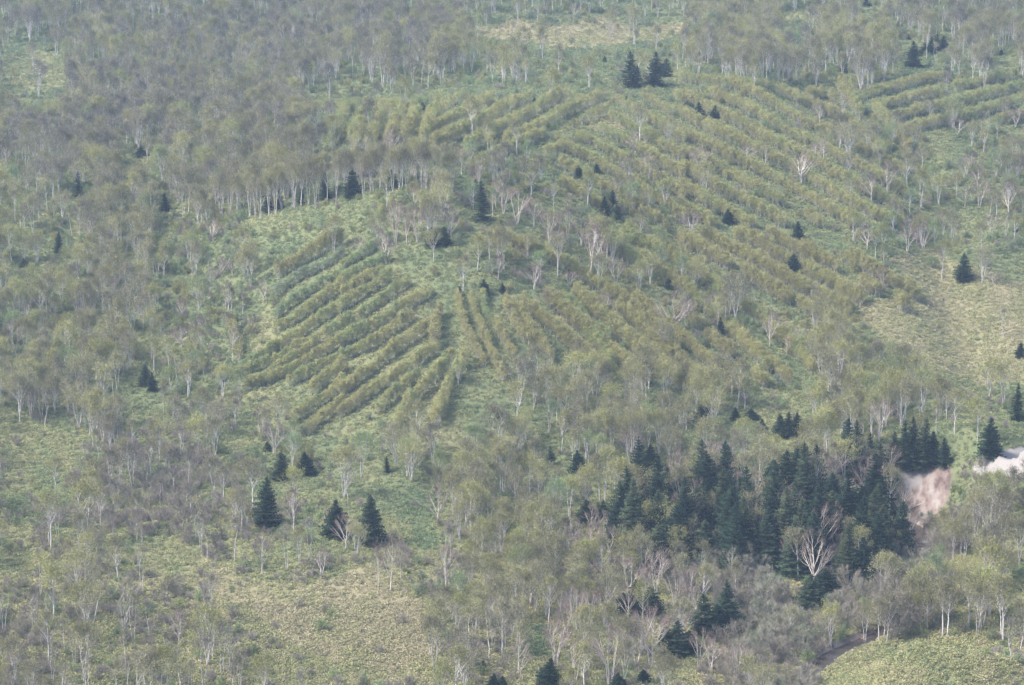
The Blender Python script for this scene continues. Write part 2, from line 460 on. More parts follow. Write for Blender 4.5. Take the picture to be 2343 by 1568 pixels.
def broadleaf(seed, H=12., W=2.9, base=.35, stems=1, n_limb=14, twigs=900, leaves=1500, leaf=.2, r0=.17, vase=0.0, twig_w=.045,
              top_bias=.5, bottom=.0, stem_spread=.35, twig_l=1.0, leaf_scatter=.42, shape=1.0):
    """returns trunk (stems and limbs) and crown (twigs and leaves) as mesh data; material 0 bark, 1 twigs, 2 leaves"""
    rs = np.random.RandomState(seed)
    T, Cw = MB(), MB()
    zc = H * (1 + base) / 2 if vase == 0 else H * (.62)
    rz = H - zc
    per = max(3, n_limb // stems)
    tips = []
    for s_ in range(stems):
        az = 2 * pi * s_ / stems + rs.uniform(0, 1.5)
        sp_ = 0 if stems == 1 else stem_spread
        b0 = np.array([cos(az), sin(az), 0]) * (0.12 * (stems > 1)); b0[2] = -.5
        off = np.array([cos(az), sin(az)]) * W * sp_ * rs.uniform(.6, 1.25)
        if stems == 1: off = rs.normal(size=2) * .35
        topz = H * rs.uniform(.80, .9)
        top = np.array([off[0], off[1], topz])
        mid = np.array([off[0] * (.35 + .25 * rs.rand()), off[1] * .45, topz * .5]) + rs.normal(size=3) * np.array([.18, .18, 0])
        tt = np.linspace(0, 1, 8)
        st = bez(b0, mid * 1.0, top, tt)
        st[1:-1, :2] += rs.normal(size=(6, 2)) * .09
        rr = r0 * (1.15 if stems == 1 else .82) * (1 - tt * .86) * rs.uniform(.85, 1.1)
        T.tube(st, rr, 0, 5)
        for l in range(per):
            a2 = az * (stems > 1) + rs.uniform(-1.5, 1.5) if (stems > 1 and rs.rand() < .7) else rs.uniform(0, 2 * pi)
            ph = rs.beta(1.3, 1.1) * (pi / 2 + bottom)     # from the top
            rad = W * rs.uniform(.78, 1.05)
            e = np.array([cos(a2) * sin(ph) ** shape * rad, sin(a2) * sin(ph) ** shape * rad, zc + cos(ph) * rz * rs.uniform(.9, 1.03)])
            hd = np.hypot(*(e[:2] - off * .6))
            k_start = np.clip((e[2] - (1.15 + rs.rand() * .5) * hd - .5) / topz, base * (.8 if vase == 0 else 1.0), .9)
            idx = k_start * 7
            i0 = int(idx); s0 = st[i0] * (1 - (idx - i0)) + st[min(i0 + 1, 7)] * (idx - i0)
            ctl = np.array([s0[0] * .45 + e[0] * .55, s0[1] * .45 + e[1] * .55, s0[2] * .45 + e[2] * .55 - (.10 * hd if vase == 0 else .12 * hd)])
            tl = np.linspace(0, 1, 5)
            lb = bez(s0, ctl, e, tl); lb[1:-1] += rs.normal(size=(3, 3)) * .12
            r1 = rr[min(i0, 7)] * .55
            T.tube(lb, np.maximum(r1 * (1 - tl * .85), .018), 0, 3)
            for q in range(3 if vase == 0 else 6):
                tq = rs.uniform(.3, .9)
                p = bez(s0, ctl, e, [tq])[0]
                d = (e - s0) / (np.linalg.norm(e - s0) + 1e-6) + rs.normal(size=3) * (.45 if vase == 0 else .33)
                ln = rs.uniform(.5, 1.0) * (1.1 - tq) * np.linalg.norm(e - s0) * (1 if vase == 0 else .7)
                sb = np.array([p, p + d * ln * .5 + rs.normal(size=3) * .08, p + d * ln + np.array([0, 0, .12 * ln])])
                T.tube(sb, [max(r1 * .42, .02), max(r1 * .28, .016), .012], 0, 3)
                tips.append((sb[1], sb[2], .7))
            tips.append((bez(s0, ctl, e, [.5])[0], e, 1.0))
    A = np.array([t[0] for t in tips]); B = np.array([t[1] for t in tips])
    cen = np.array([0, 0, zc - rz * .3])
    if twigs:
        i = rs.randint(0, len(A), twigs); t = rs.rand(twigs, 1) ** .8
        P = A[i] + (B[i] - A[i]) * t + rs.normal(size=(twigs, 3)) * .16
        D = (P - cen); D /= np.linalg.norm(D, axis=1, keepdims=True) + 1e-6
        D = D + rs.normal(size=(twigs, 3)) * .45 + np.array([0, 0, .25])
        Cw.tris(slivers(rs, P, D, twig_l * rs.uniform(.5, 1.3, twigs), twig_w), 0)
    if leaves:
        k = int(leaves * 1.6)
        i = rs.randint(0, len(A), k); t = rs.rand(k, 1) ** .55 * 1.1
        P = A[i] + (B[i] - A[i]) * t + rs.normal(size=(k, 3)) * leaf_scatter
        rel = (P[:, 2] - (zc - rz)) / (2 * rz)
        keep = rs.rand(k) < np.clip((1 - top_bias) + top_bias * 1.5 * rel, .04, 1)
        P = P[keep][:leaves]
        Cw.tris(rand_tris(rs, P, leaf), 1)
    return T.data(), Cw.data()

def spruce(seed, H=16., W=3.2, ragged=.2, base=.04):
    rs = np.random.RandomState(seed)
    T, Cw = MB(), MB()
    zz = np.linspace(-.5, H, 7)
    T.tube(np.stack([rs.normal(size=7) * .04, rs.normal(size=7) * .04, zz], 1), .24 * (1 - (zz + .5) / (H + .5) * .93), 0, 6)
    z = H * base + .2
    while z < H * .985:
        f = z / H
        rad = W * (1 - f) ** .66 * (1 - .35 * max(0, .12 - f) / .12)
        rad *= rs.uniform(1 - ragged, 1 + ragged * .5)
        nb = 9 if f < .7 else 6
        a0 = rs.rand() * 6.28
        for b in range(nb):
            if rs.rand() < ragged * .45: continue
            az = a0 + 2 * pi * b / nb + rs.normal() * .18
            L = max(.28, rad * rs.uniform(.72, 1.12))
            o = np.array([cos(az), sin(az), 0]); sd_ = np.array([-sin(az), cos(az), 0])
            droop = L * (.30 - .55 * f) + rs.normal() * .06
            m = 5
            t = np.linspace(0, 1, m + 1)
            line = o[None] * (t * L)[:, None] + np.array([0, 0, 1.0])[None] * (z - droop * t ** 1.4 + .12 * L * t ** 3)[:, None]
            wd = .34 * L * np.sin(np.clip(t * .92 + .08, 0, 1) * pi) ** .8 + .12
            P = []
            for j in range(m):
                for sg in (-1, 1):
                    c0 = line[j]; c1 = line[j + 1]
                    o1 = c0 + sd_ * sg * wd[j] * rs.uniform(.7, 1.25) + o * L * .10 + np.array([0, 0, -.16 - .05 * rs.rand()])
                    P.append([c0, c1, o1])
                    P.append([c1 - np.array([0, 0, 0.02]), c0 * .6 + o1 * .4, (c0 + o1) / 2 + np.array([0, 0, -.38 * rs.uniform(.6, 1.3)])])
            Cw.tris(np.array(P), 0)
        z += (.50 + .42 * (1 - f)) * rs.uniform(.85, 1.15)
    k = 12
    P = np.zeros((k, 3)); P[:, 2] = H - rs.rand(k) * .9
    D = rs.normal(size=(k, 3)) * .5 + np.array([0, 0, .6])
    Cw.tris(slivers(rs, P, D, np.full(k, .5), .13), 0)
    return T.data(), Cw.data()

def shrub(seed, H=2.4, W=1.7, twigs=420, leaves=0, leaf=.17, stems=14, low=.0):
    rs = np.random.RandomState(seed)
    T, Cw = MB(), MB()
    E = []
    for i in range(stems):
        az = rs.rand() * 6.28; ph = rs.beta(1.2, 1.3) * 1.35
        e = np.array([cos(az) * sin(ph) * W, sin(az) * sin(ph) * W, max(.3, cos(ph) * H)]) * rs.uniform(.8, 1.05)
        m = e * np.array([.4, .4, .6])
        T.tube(np.array([[0, 0, -.2], m, e]), [.045, .03, .012], 0, 3)
        E.append((m * .4, e))
    A = np.array([a for a, b in E]); B = np.array([b for a, b in E])
    if twigs:
        i = rs.randint(0, stems, twigs); t = rs.rand(twigs, 1) ** .7
        P = A[i] + (B[i] - A[i]) * t + rs.normal(size=(twigs, 3)) * .2
        P[:, 2] = np.abs(P[:, 2])
        D = P * np.array([.5, .5, .5]) + rs.normal(size=(twigs, 3)) * .5 + np.array([0, 0, .4])
        Cw.tris(slivers(rs, P, D, rs.uniform(.35, .9, twigs), .04), 0)
    if leaves:
        i = rs.randint(0, stems, leaves); t = rs.rand(leaves, 1) ** .5 * 1.05
        P = A[i] + (B[i] - A[i]) * t + rs.normal(size=(leaves, 3)) * .3
        P[:, 2] = np.maximum(np.abs(P[:, 2]), .1)
        Cw.tris(rand_tris(rs, P, leaf), 1)
    return T.data(), Cw.data()

# ------------------------------------------------------------------ species (forms share meshes)
SPECIES = {}
def species(key, forms, trunk_mat, crown_mats):
    out = []
    col = bpy.data.collections.new(key + "_forms")
    for i, (t, c) in enumerate(forms):
        tm = make_mesh(key + "_trunk", *t, [trunk_mat])
        cm = make_mesh(key + "_crown", *c, crown_mats)
        V = np.concatenate([t[0], c[0]]); F = np.concatenate([t[1], c[1] + len(t[0])]); M = np.concatenate([t[2] * 0, c[2] + 1])
        jm = make_mesh(key + "_form", V, F, M, [trunk_mat] + crown_mats)
        o = bpy.data.objects.new("%s_form_%03d" % (key, i), jm)
        col.objects.link(o)
        out.append((tm, cm))
    SPECIES[key] = (out, col)

def S(i): return 100 + i * 13
birch_defs = [  # stems, height, width, base, leaves, twigs
    (1, 12.6, 2.5, .48, 1500, 900), (1, 13.0, 2.7, .52, 1600, 1000), (1, 11.5, 2.3, .40, 1500, 900), (1, 13.5, 2.5, .56, 1300, 900),
    (2, 12.6, 3.0, .48, 1900, 1100), (2, 13.2, 3.3, .54, 1900, 1100), (2, 12, 2.8, .45, 1700, 1000),
    (3, 12.6, 3.4, .48, 2200, 1300), (3, 13, 3.6, .5, 2300, 1300), (4, 12.8, 3.8, .45, 2400, 1400)]
species("birch", [broadleaf(S(i), H=h, W=w * 1.0, base=b - .06, stems=s, n_limb=14 + 4 * s, twigs=int(t * .75), leaves=int(l * 1.0), leaf=.22, bottom=.35, top_bias=.62, stem_spread=.5, twig_w=.04, r0=.2, leaf_scatter=.55)
                  for i, (s, h, w, b, l, t) in enumerate(birch_defs)], BIRCH_BARK, [TWIG, LEAF])
species("thin", [broadleaf(300 + i, H=h, W=w, base=b, stems=s, n_limb=9, twigs=380, leaves=l, leaf=.17, r0=.13, top_bias=.5, stem_spread=.5)
                 for i, (s, h, w, b, l) in enumerate([(1, 10, 1.7, .35, 350), (1, 11, 1.5, .4, 240), (1, 9, 1.9, .3, 260), (2, 10.5, 2.2, .35, 320), (2, 9.5, 2.0, .3, 120), (1, 8, 1.4, .3, 100)])], BIRCH_BARK, [TWIG, LEAF])
species("bare", [broadleaf(500 + i, H=h, W=w, base=.24, stems=s, n_limb=int(nl * .55), twigs=1300, leaves=0, r0=.25, vase=1, stem_spread=.5, twig_w=.038, twig_l=.95)
                 for i, (s, h, w, nl) in enumerate([(1, 12, 4.4, 26), (2, 12.5, 4.2, 30), (3, 12, 4.2, 30), (1, 11, 3.6, 22), (4, 12, 4.6, 34), (2, 11, 3.4, 24), (1, 7.5, 4.8, 26)])], BONE_BARK, [REDTWIG, LEAF])
species("young", [broadleaf(700 + i, H=h, W=w, base=.16, stems=1, n_limb=14, twigs=130, leaves=560, leaf=.20, r0=.075, top_bias=.35, bottom=.5, leaf_scatter=.3, shape=.8, twig_l=.6)
                  for i, (h, w) in enumerate([(5.6, 1.15), (5.2, 1.25), (6.2, 1.2), (4.8, 1.1), (6.6, 1.3), (5.8, 1.35)])], BIRCH_BARK, [TWIG, YLEAF])
species("spruce", [spruce(900 + i, H=h, W=w, ragged=r) for i, (h, w, r) in enumerate([(16, 3.4, .18), (17, 3.0, .22), (15, 3.6, .25), (16, 2.7, .3), (14, 3.8, .2), (16, 2.2, .35)])], DARK_BARK, [NEEDLE])
species("shrub", [shrub(1100 + i, H=h, W=w, twigs=t, leaves=l) for i, (h, w, t, l) in enumerate([(2.6, 1.9, 620, 0), (2.2, 1.6, 520, 60), (3.2, 2.2, 760, 80), (1.8, 1.5, 460, 0), (2.8, 2.0, 560, 160)])], GREY_BARK, [GREYTWIG, LEAF])
species("bush", [shrub(1200 + i, H=h, W=w, twigs=t, leaves=l) for i, (h, w, t, l) in enumerate([(2.8, 2.0, 200, 700), (2.3, 1.8, 180, 620), (3.6, 2.4, 260, 950), (2.0, 1.6, 150, 500)])], GREY_BARK, [GREYTWIG, LEAF])
species("willow", [broadleaf(1300 + i, H=h, W=w, base=.12, stems=s, n_limb=22, twigs=1500, leaves=l, leaf=.17, r0=.11, vase=1, bottom=.35, top_bias=.3, twig_w=.045, stem_spread=.5)
                   for i, (h, w, s, l) in enumerate([(6.5, 3.4, 4, 350), (5.5, 3.2, 4, 250), (7.5, 3.8, 5, 600), (6, 3.6, 3, 900)])], GREY_BARK, [GREYTWIG, LEAF])

# ------------------------------------------------------------------ placement records: key -> list of (x, y, z, form, scale, rz, tint)
PL = {k: [] for k in SPECIES}
def put(key, x, y, z=None, form=None, h=None, scale=None, rz=None, tint=.3, hero=None, lean=0.0, wide=None):
    n = len(SPECIES[key][0])
    if form is None: form = int(R.randint(0, n))
    if z is None: z = float(height(np.array([x]), np.array([y]))[0])
    if scale is None: scale = R.uniform(.85, 1.15)
    sxy = scale if wide is None else wide
    PL[key].append((float(x), float(y), float(z), form, float(sxy), float(scale), R.uniform(0, 6.28) if rz is None else rz, float(tint), hero, lean))

HFORM = {"birch": [12.6, 13, 11.5, 13.5, 12.6, 13.2, 12, 12.6, 13, 12.8], "spruce": [16, 17, 15, 16, 14, 16], "bare": [12, 12.5, 12, 11, 12, 11, 7.5]}
WFORM = {"spruce": [3.4, 3.0, 3.6, 2.7, 3.8, 2.2], "bare": [4.4, 4.2, 4.2, 3.6, 4.6, 3.4, 4.8]}
def put_px(key, u, v, vtop, form=None, width=None, **kw):
    """a tree whose foot stands at pixel (u, v) and whose top reaches row vtop"""
    x, y, z = ground_at([u], [min(v, 1620)])
    x, y, z = x[0], y[0], z[0]
    d = y * cp - (z - CAMZ) * sp
    H = (v - vtop) * d / FPX / cp
    if form is None: form = int(R.randint(0, len(SPECIES[key][0])))
    hf = HFORM[key][form]
    sc = H / hf
    wd = sc * 1.0
    if width: wd = (width / 2 * d / FPX) / WFORM[key][form]
    put(key, x, y, z, form=form, scale=sc, wide=wd, **kw)

# --- spruces told apart one by one (foot u, foot v, top v, width px, label)
SPR = [
    (1443, 200, 118, 34, "left spruce of the tall pair on the far hilltop"),
    (1458, 203, 150, 20, "small spruce tucked between the two tall hilltop spruces"),
    (1498, 197, 120, 40, "broadest spruce on the far hilltop with a solid dark cone"),
    (1524, 180, 133, 24, "half hidden spruce behind the broad hilltop spruce"),
    (1383, 145, 128, 10, "tiny spruce tip poking from the birches left of the hilltop spruces"),
    (1433, 237, 220, 12, "small spruce below the tall hilltop pair at the plantation edge"),
    (965, 256, 234, 20, "small round dark spruce above the striped upper plantation"),
    (1043, 243, 228, 10, "tiny spruce right of the round one above the upper plantation"),
    (1222, 236, 224, 10, "tiny spruce at the upper plantation edge below the far birches"),
    (2088, 155, 95, 34, "tallest leftmost spruce of the dark top right clump"),
    (2115, 128, 92, 22, "second spruce from the left in the top right clump"),
    (2129, 122, 84, 20, "middle spruce of the dark top right clump"),
    (2142, 116, 79, 20, "fourth spruce from the left in the top right clump"),
    (2157, 112, 83, 20, "rightmost spruce of the dark top right clump"),
    (2078, 93, 80, 10, "tiny spruce just above the dark top right clump"),
    (2290, 128, 112, 10, "tiny spruce right of the dark top right clump"),
    (1930, 168, 131, 16, "slim leaning spruce left of the dark top right clump"),
    (1980, 14, -6, 18, "spruce cut by the top edge of the picture"),
    (1597, 270, 234, 26, "left one of two spruces on the right shoulder of the hilltop"),
    (1635, 273, 241, 24, "right one of two spruces on the right shoulder of the hilltop"),
    (323, 360, 337, 26, "small bushy spruce in the far left forest"),
    (178, 452, 393, 18, "very slim tall spruce in the left forest"),
    (378, 482, 442, 20, "short narrow spruce left of the ridge birches"),
    (748, 388, 362, 14, "spruce tip on the ridge above the dark birch trunks"),
    (736, 390, 371, 10, "smaller spruce tip beside another on the wooded ridge"),
    (745, 458, 392, 24, "dark spruce behind the white trunks of the ridge birches"),
    (612, 488, 425, 18, "narrow spruce among the white trunks at the left ridge end"),
    (640, 480, 432, 16, "spruce half hidden by white trunks on the left ridge"),
    (690, 470, 428, 16, "dark narrow spruce behind the middle ridge birches"),
    (805, 452, 388, 36, "broad ragged spruce on the wooded ridge"),
    (895, 432, 388, 32, "spruce standing right of the bare ridge birches"),
    (1088, 458, 411, 24, "upper spruce of the leaning pair at the crest of the spur"),
    (1103, 505, 414, 32, "tall leaning dark spruce at the crest of the spur"),
    (1325, 357, 330, 26, "ragged spruce among green bushes below the summit"),
    (1323, 408, 378, 18, "narrow spruce below the ragged one on the middle slope"),
    (1364, 397, 375, 16, "little spruce right of the narrow middle slope one"),
    (1400, 487, 434, 24, "tallest spruce of the small group on the middle slope"),
    (1382, 493, 448, 22, "left spruce of the small group on the middle slope"),
    (1412, 503, 478, 16, "lowest spruce of the small group on the middle slope"),
    (1665, 512, 479, 24, "small pointed spruce above the right plantation"),
    (1825, 550, 507, 26, "ragged spruce in the upper part of the right plantation"),
    (1814, 622, 580, 34, "spruce at the upper end of the grassy strip on the right"),
    (2202, 643, 578, 36, "lone leaning spruce on the open right meadow"),
    (1532, 662, 631, 18, "small spruce left of the big pale bare tree"),
    (1648, 772, 726, 20, "dark spruce at the grassy bank under the right rows"),
    (132, 580, 530, 18, "slim spruce by the pale strip at the left edge"),
    (55, 612, 590, 18, "small ragged spruce near the left edge"),
    (332, 882, 832, 26, "leaning spruce at the foot of the left slope"),
    (348, 896, 852, 22, "lower spruce beside the leaning one on the left slope"),
    (990, 562, 520, 30, "left ragged spruce at the apex of the fan of rows"),
    (1015, 560, 518, 26, "right ragged spruce at the apex of the fan of rows"),
    (1108, 672, 640, 22, "small dark spruce at the top of the middle rows"),
    (1051, 680, 655, 14, "smallest spruce at the top of the middle rows"),
    (1150, 670, 648, 14, "tiny spruce right of the middle rows top"),
    (643, 1102, 1032, 42, "upper left spruce of the lower left clump"),
    (700, 1085, 1033, 34, "upper right spruce of the lower left clump"),
    (608, 1203, 1088, 50, "tallest spruce of the lower left clump"),
    (611, 1032, 1010, 16, "tiny spruce above the lower left clump"),
    (768, 1228, 1142, 50, "broad spruce left of the lone columnar spruce"),
    (849, 1244, 1129, 50, "lone dark columnar spruce on the lower green meadow"),
    (886, 1082, 1043, 12, "very thin spruce above the lower green meadow"),
    (1260, 1066, 1019, 20, "slim spruce in the birches left of the dark grove"),
    (1322, 1080, 1029, 32, "ragged spruce in the birches left of the dark grove"),
    (1252, 1572, 1502, 44, "spruce at the middle of the bottom edge"),
    (1130, 1580, 1540, 28, "low spruce cut by the bottom edge"),
    (1148, 1578, 1544, 20, "smaller low spruce beside another at the bottom edge"),
    (1105, 1538, 1510, 18, "little spruce above the bottom edge"),
    (1413, 1582, 1537, 34, "bushy young spruce at the bottom edge under the big bare tree"),
    (1472, 1562, 1530, 26, "small round spruce at the bottom edge beside the big bare tree"),
    (2334, 818, 783, 22, "spruce at the right edge on the open meadow"),
    (2325, 962, 877, 26, "tall spruce at the right edge above the white scar"),
    (2262, 1048, 954, 48, "leaning spruce directly left of the white scar"),
    (1607, 977, 907, 34, "tall spruce in olive birches above the dark grove"),
    (1682, 962, 932, 20, "small spruce above the dark grove, left of a spreading one"),
    (1718, 960, 935, 28, "spreading spruce top above the dark grove"),
    (1742, 982, 957, 16, "small pointed spruce right of the spreading spruce top"),
    (1785, 998, 945, 30, "left spruce of the flat topped cluster above the grove"),
    (1803, 1000, 943, 30, "middle spruce of the flat topped cluster above the grove"),
    (1824, 988, 944, 28, "right spruce of the flat topped cluster above the grove"),
    (1486, 1070, 1014, 32, "spruce top standing apart at the upper left of the grove"),
    (1340, 1192, 1140, 36, "left spruce of the small pair left of the grove"),
    (1378, 1186, 1143, 26, "right spruce of the small pair left of the grove"),
    (1610, 1450, 1352, 54, "left spruce of the lower group below the dark grove"),
    (1664, 1446, 1322, 56, "tallest spruce of the lower group below the dark grove"),
    (1640, 1460, 1380, 46, "middle spruce of the lower group below the dark grove"),
    (1548, 1500, 1415, 54, "spruce behind the big pale bare tree at the bottom"),
    (1525, 1498, 1430, 40, "low spruce touching the big pale bare tree"),
    (1578, 1495, 1440, 40, "right spruce beside the big pale bare tree"),
    (1855, 1392, 1310, 56, "low dark spruce at the foot of the white fan tree"),
    (1885, 1372, 1300, 60, "spruce right of the white fan tree foot"),
    (1450, 1395, 1325, 44, "dark spruce under the bone coloured crowns"),
    (1490, 1405, 1340, 50, "dark spruce between the bone coloured crowns"),
    (1425, 1410, 1355, 40, "lowest dark spruce left of the bone coloured crowns"),
]
for u, v, vt, w, lab in SPR:
    f = {True: 5, False: None}[w < (v - vt) * .36]
    if f is None: f = int(R.choice([0, 1, 2, 3, 4]))
    put_px("spruce", u, v, vt, form=f, width=w * 1.75, hero=lab, tint=R.uniform(.1, .7))
# --- the dark grove: feet and tops filled by rows, each spruce its own
GROVE = [(1435, 1140), (1500, 1110), (1560, 1120), (1640, 1100), (1700, 1110), (1790, 1080), (1850, 1100), (1925, 1050), (1960, 1040), (2010, 1080), (2015, 1100), (2030, 1180), (2062, 1290), (2020, 1310), (1960, 1345), (1900, 1350), (1850, 1330), (1760, 1310), (1700, 1325), (1620, 1300), (1560, 1310), (1500, 1300), (1450, 1270), (1400, 1240), (1410, 1190)]
gl = []
vv = 1095
while vv < 1345:
    uu = 1400 + R.uniform(0, 20)
    while uu < 2100:
        gl.append((uu + R.uniform(-16, 16), vv + R.uniform(-12, 12)))
        uu += 50
    vv += 29
gl = [p for p in gl if inside(np.array([p[0]]), np.array([p[1]]), GROVE)[0]]
GAPS = [(1722, 1120, 26, 45), (1900, 1125, 38, 40), (1790, 1235, 22, 25), (1960, 1175, 22, 20), (1575, 1215, 14, 14), (2010, 1150, 16, 14)]
grove_px = []
for (u, v) in gl:
    if any(((u - a) / c) ** 2 + ((v - b) / d) ** 2 < 1 for a, b, c, d in GAPS): continue
    h = R.uniform(85, 172) * (1.0 if v > 1150 else .82)
    if R.rand() < .12: continue
    put_px("spruce", u, v, v - h, width=R.uniform(84, 118), form=int(R.choice([0, 1, 2, 4])), hero="grove", tint=R.uniform(0, .9))
    grove_px.append((u, v))
# cluster right of the grove, over the scar
for u, v, vt, w, lab in [
    (2045, 1068, 985, 40, "leftmost spruce of the dense clump above the brown scar"), (2066, 1072, 962, 46, "second spruce from the left in the clump above the brown scar"),
    (2088, 1076, 952, 50, "tallest spruce of the dense clump above the brown scar"), (2110, 1074, 955, 48, "spruce right of the tallest in the clump above the brown scar"),
    (2134, 1062, 985, 42, "second spruce from the right in the clump above the brown scar"), (2160, 1066, 1000, 36, "rightmost spruce of the dense clump above the brown scar"),
    (1960, 1040, 962, 42, "pointed spruce at the upper right corner of the grove"), (1924, 1048, 988, 34, "short spruce at the upper edge of the grove"),
    (1990, 1072, 990, 40, "spruce between the grove and the clump over the scar"), (2030, 1150, 1062, 34, "spruce on the left rim of the brown scar"),
    (2042, 1190, 1105, 36, "lower spruce on the left rim of the brown scar")]:
    put_px("spruce", u, v, vt, width=w * 1.35, form=int(R.choice([0, 1, 2])), hero=lab, tint=R.uniform(0, .7))

# --- pale bare trees told apart one by one (foot, top, width, form, label)
BARE = [
    (1862, 1345, 1207, 88, 0, "large pale fan shaped bare tree standing against the dark grove"),
    (1803, 1312, 1213, 34, 3, "slim pale bare tree left of the large fan tree"),
    (1490, 1525, 1385, 112, 1, "widest bone white bare tree near the bottom edge"),
    (1395, 1572, 1428, 92, 4, "many stemmed pale bare tree at the bottom left of the bone white one"),
    (1382, 1432, 1345, 60, 2, "bare tree with pinkish twigs above the many stemmed one"),
    (1322, 1262, 1202, 52, 5, "first of the pale bare trees leaning at the grove's left edge"),
    (1352, 1262, 1200, 56, 3, "second pale bare tree at the grove's left edge"),
    (1392, 1268, 1206, 62, 1, "third pale bare tree at the grove's left edge"),
    (1440, 1362, 1278, 84, 4, "dense pale bare tree over the dark low spruces"),
    (1480, 1362, 1285, 60, 2, "bare tree with tangled white limbs right of the dense one"),
    (1545, 1392, 1305, 80, 4, "bare tree with tangled white limbs left of the lower spruces"),
    (1515, 1330, 1262, 50, 5, "small bare tree over the bone coloured crowns"),
    (1440, 1255 + 15, 1238, 40, 3, "small bare tree in front of the grove's left spruces"),
    (1400, 1340, 1280, 50, 3, "bare tree left of the dense pale one"),
    (1628, 1545, 1462, 72, 1, "left bare tree of the pair below the lower spruces"),
    (1682, 1560, 1468, 86, 2, "right bare tree of the pair below the lower spruces"),
    (1296, 1450, 1380, 60, 1, "bare tree left of the pinkish one in the lower birches"),
    (1900, 1118, 1048, 44, 3, "pale bare tree standing in the gap of the grove"),
    (1935, 1150, 1090, 52, 1, "bent pale bare tree in the upper right grove"),
    (1975, 1205, 1150, 46, 3, "pale bare tree in the right half of the grove"),
    (1725, 1165, 1065, 48, 5, "tall pale bare tree in the middle gap of the grove"),
    (1655, 1190, 1142, 66, 1, "low pale bare tree left of the middle gap in the grove"),
    (1762, 1240, 1160, 50, 5, "thin bare tree above the slim pale one in the grove"),
    (2020, 1180, 1140, 40, 3, "short pale bare tree near the grove's right edge"),
    (1985, 1230, 1160, 40, 3, "bare tree leaning out of the right grove spruces"),
    (1540, 765, 665, 96, 0, "big pale bare tree on the right side of the spur"),
    (1350, 630, 500, 54, 5, "tall pink tinged bare tree on the upper spur"),
    (1183, 512, 435, 70, 4, "pale many stemmed bare tree right of the spur crest"),
    (1222, 520, 455, 40, 5, "slender bare tree right of the many stemmed crest tree"),
    (1256, 560, 480, 56, 2, "bare tree below the crest on the right"),
    (884, 605, 525, 64, 0, "pale bowed bare tree at the head of the left rows"),
    (905, 560, 462, 46, 2, "bare birch on the crest above the left rows"),
    (932, 560, 468, 46, 5, "bare birch on the crest in the middle of the pale group"),
    (955, 556, 470, 44, 2, "bare birch on the crest left of the apex spruces"),
    (980, 470, 400, 50, 2, "bare birch on the wooded ridge right of its spruces"),
    (850, 440, 370, 50, 5, "bare birch on the wooded ridge between two spruces"),
    (825, 585, 545, 40, 3, "small bare tree above the head of the left rows"),
    (487, 552, 500, 50, 0, "pale bare tree on the open bank left of the ridge"),
    (507, 634, 588, 56, 6, "bowl shaped bare tree on the left slope"),
    (532, 630, 598, 36, 3, "small bare tree beside the bowl shaped one"),
    (415, 795, 748, 76, 6, "low wide bowl shaped bare tree in the left hollow"),
    (263, 702, 640, 60, 4, "many stemmed grey bare tree on the left slope"),
    (604, 692, 642, 50, 0, "round bare tree at the left end of the rows"),
    (327, 752, 665, 50, 5, "tall upright bare tree on the left slope"),
    (1252, 700, 660, 60, 6, "bowl shaped bare tree at the top of the right middle rows"),
    (1304, 655, 622, 44, 2, "small pink bare tree right of the spur crest"),
    (1222, 662, 600, 44, 5, "thin bare tree over the right middle rows"),
    (1708, 372, 333, 50, 0, "pink round bare tree in the upper right plantation"),
    (1600, 390, 340, 56, 1, "pale bare tree left of the pink round one"),
    (1455, 352, 312, 54, 0, "pale bare tree under the summit clearing"),
    (1832, 420, 345, 80, 0, "broad bare tree with green haze in the right plantation"),
    (1866, 370, 330, 50, 1, "bare tree right of the pink round one"),
    (2030, 440, 372, 44, 3, "pale bare tree at the right valley"),
    (1992, 462, 395, 50, 3, "bare tree left of the right valley"),
    (2190, 312, 273, 54, 2, "pale bare tree in the far right plantation"),
    (2322, 292, 248, 50, 1, "pink bare tree at the right edge of the far plantation"),
    (2240, 472, 410, 56, 1, "pale bare tree above the right green hollow"),
    (2208, 476, 425, 36, 3, "thin bare tree left of the green hollow one"),
    (2306, 486, 420, 56, 0, "bare tree at the right edge above the meadow"),
    (2272, 650, 612, 46, 0, "small pink bare tree right of the lone meadow spruce"),
    (2110, 575, 510, 60, 4, "many stemmed pale bare tree over the right meadow"),
    (2075, 578, 512, 44, 5, "left neighbour of the many stemmed tree over the right meadow"),
    (1982, 570, 518, 50, 3, "pale bare tree left of the trees over the right meadow"),
    (1582, 552, 482, 54, 2, "bare tree in the upper right plantation's lower edge"),
    (735, 1325, 1250, 52, 1, "bare white tree in the tan meadow below the spruces"),
    (601, 1312, 1208, 46, 3, "pale bare tree in front of the tallest lower left spruce"),
    (790, 1258, 1178, 60, 3, "brownish bare tree in front of the broad spruce"),
    (410, 1480, 1388, 50, 1, "white forked bare tree in the lower left scrub"),
    (672, 1215, 1118, 62, 3, "pale bare tree below the lower left clump"),
    (867, 1342, 1245, 30, 5, "left white stem of the trio under the lone columnar spruce"),
    (893, 1352, 1225, 46, 1, "middle white stem of the trio under the lone columnar spruce"),
    (918, 1330, 1230, 30, 3, "right white stem of the trio under the lone columnar spruce"),
    (1020, 1345, 1245, 56, 1, "white forked tree right of the tan meadow"),
    (628, 1042, 962, 54, 5, "pale bare tree under the foot of the left rows"),
    (35, 812, 730, 56, 2, "pale many stemmed tree at the left edge"),
    (1900, 900, 835, 60, 2, "bare tree below the right rows"),
    (1760, 790, 712, 50, 0, "pale tree with a round olive crown right of the spur"),
    (1800, 812, 770, 34, 6, "small bare tree beside the brown bushes"),
]
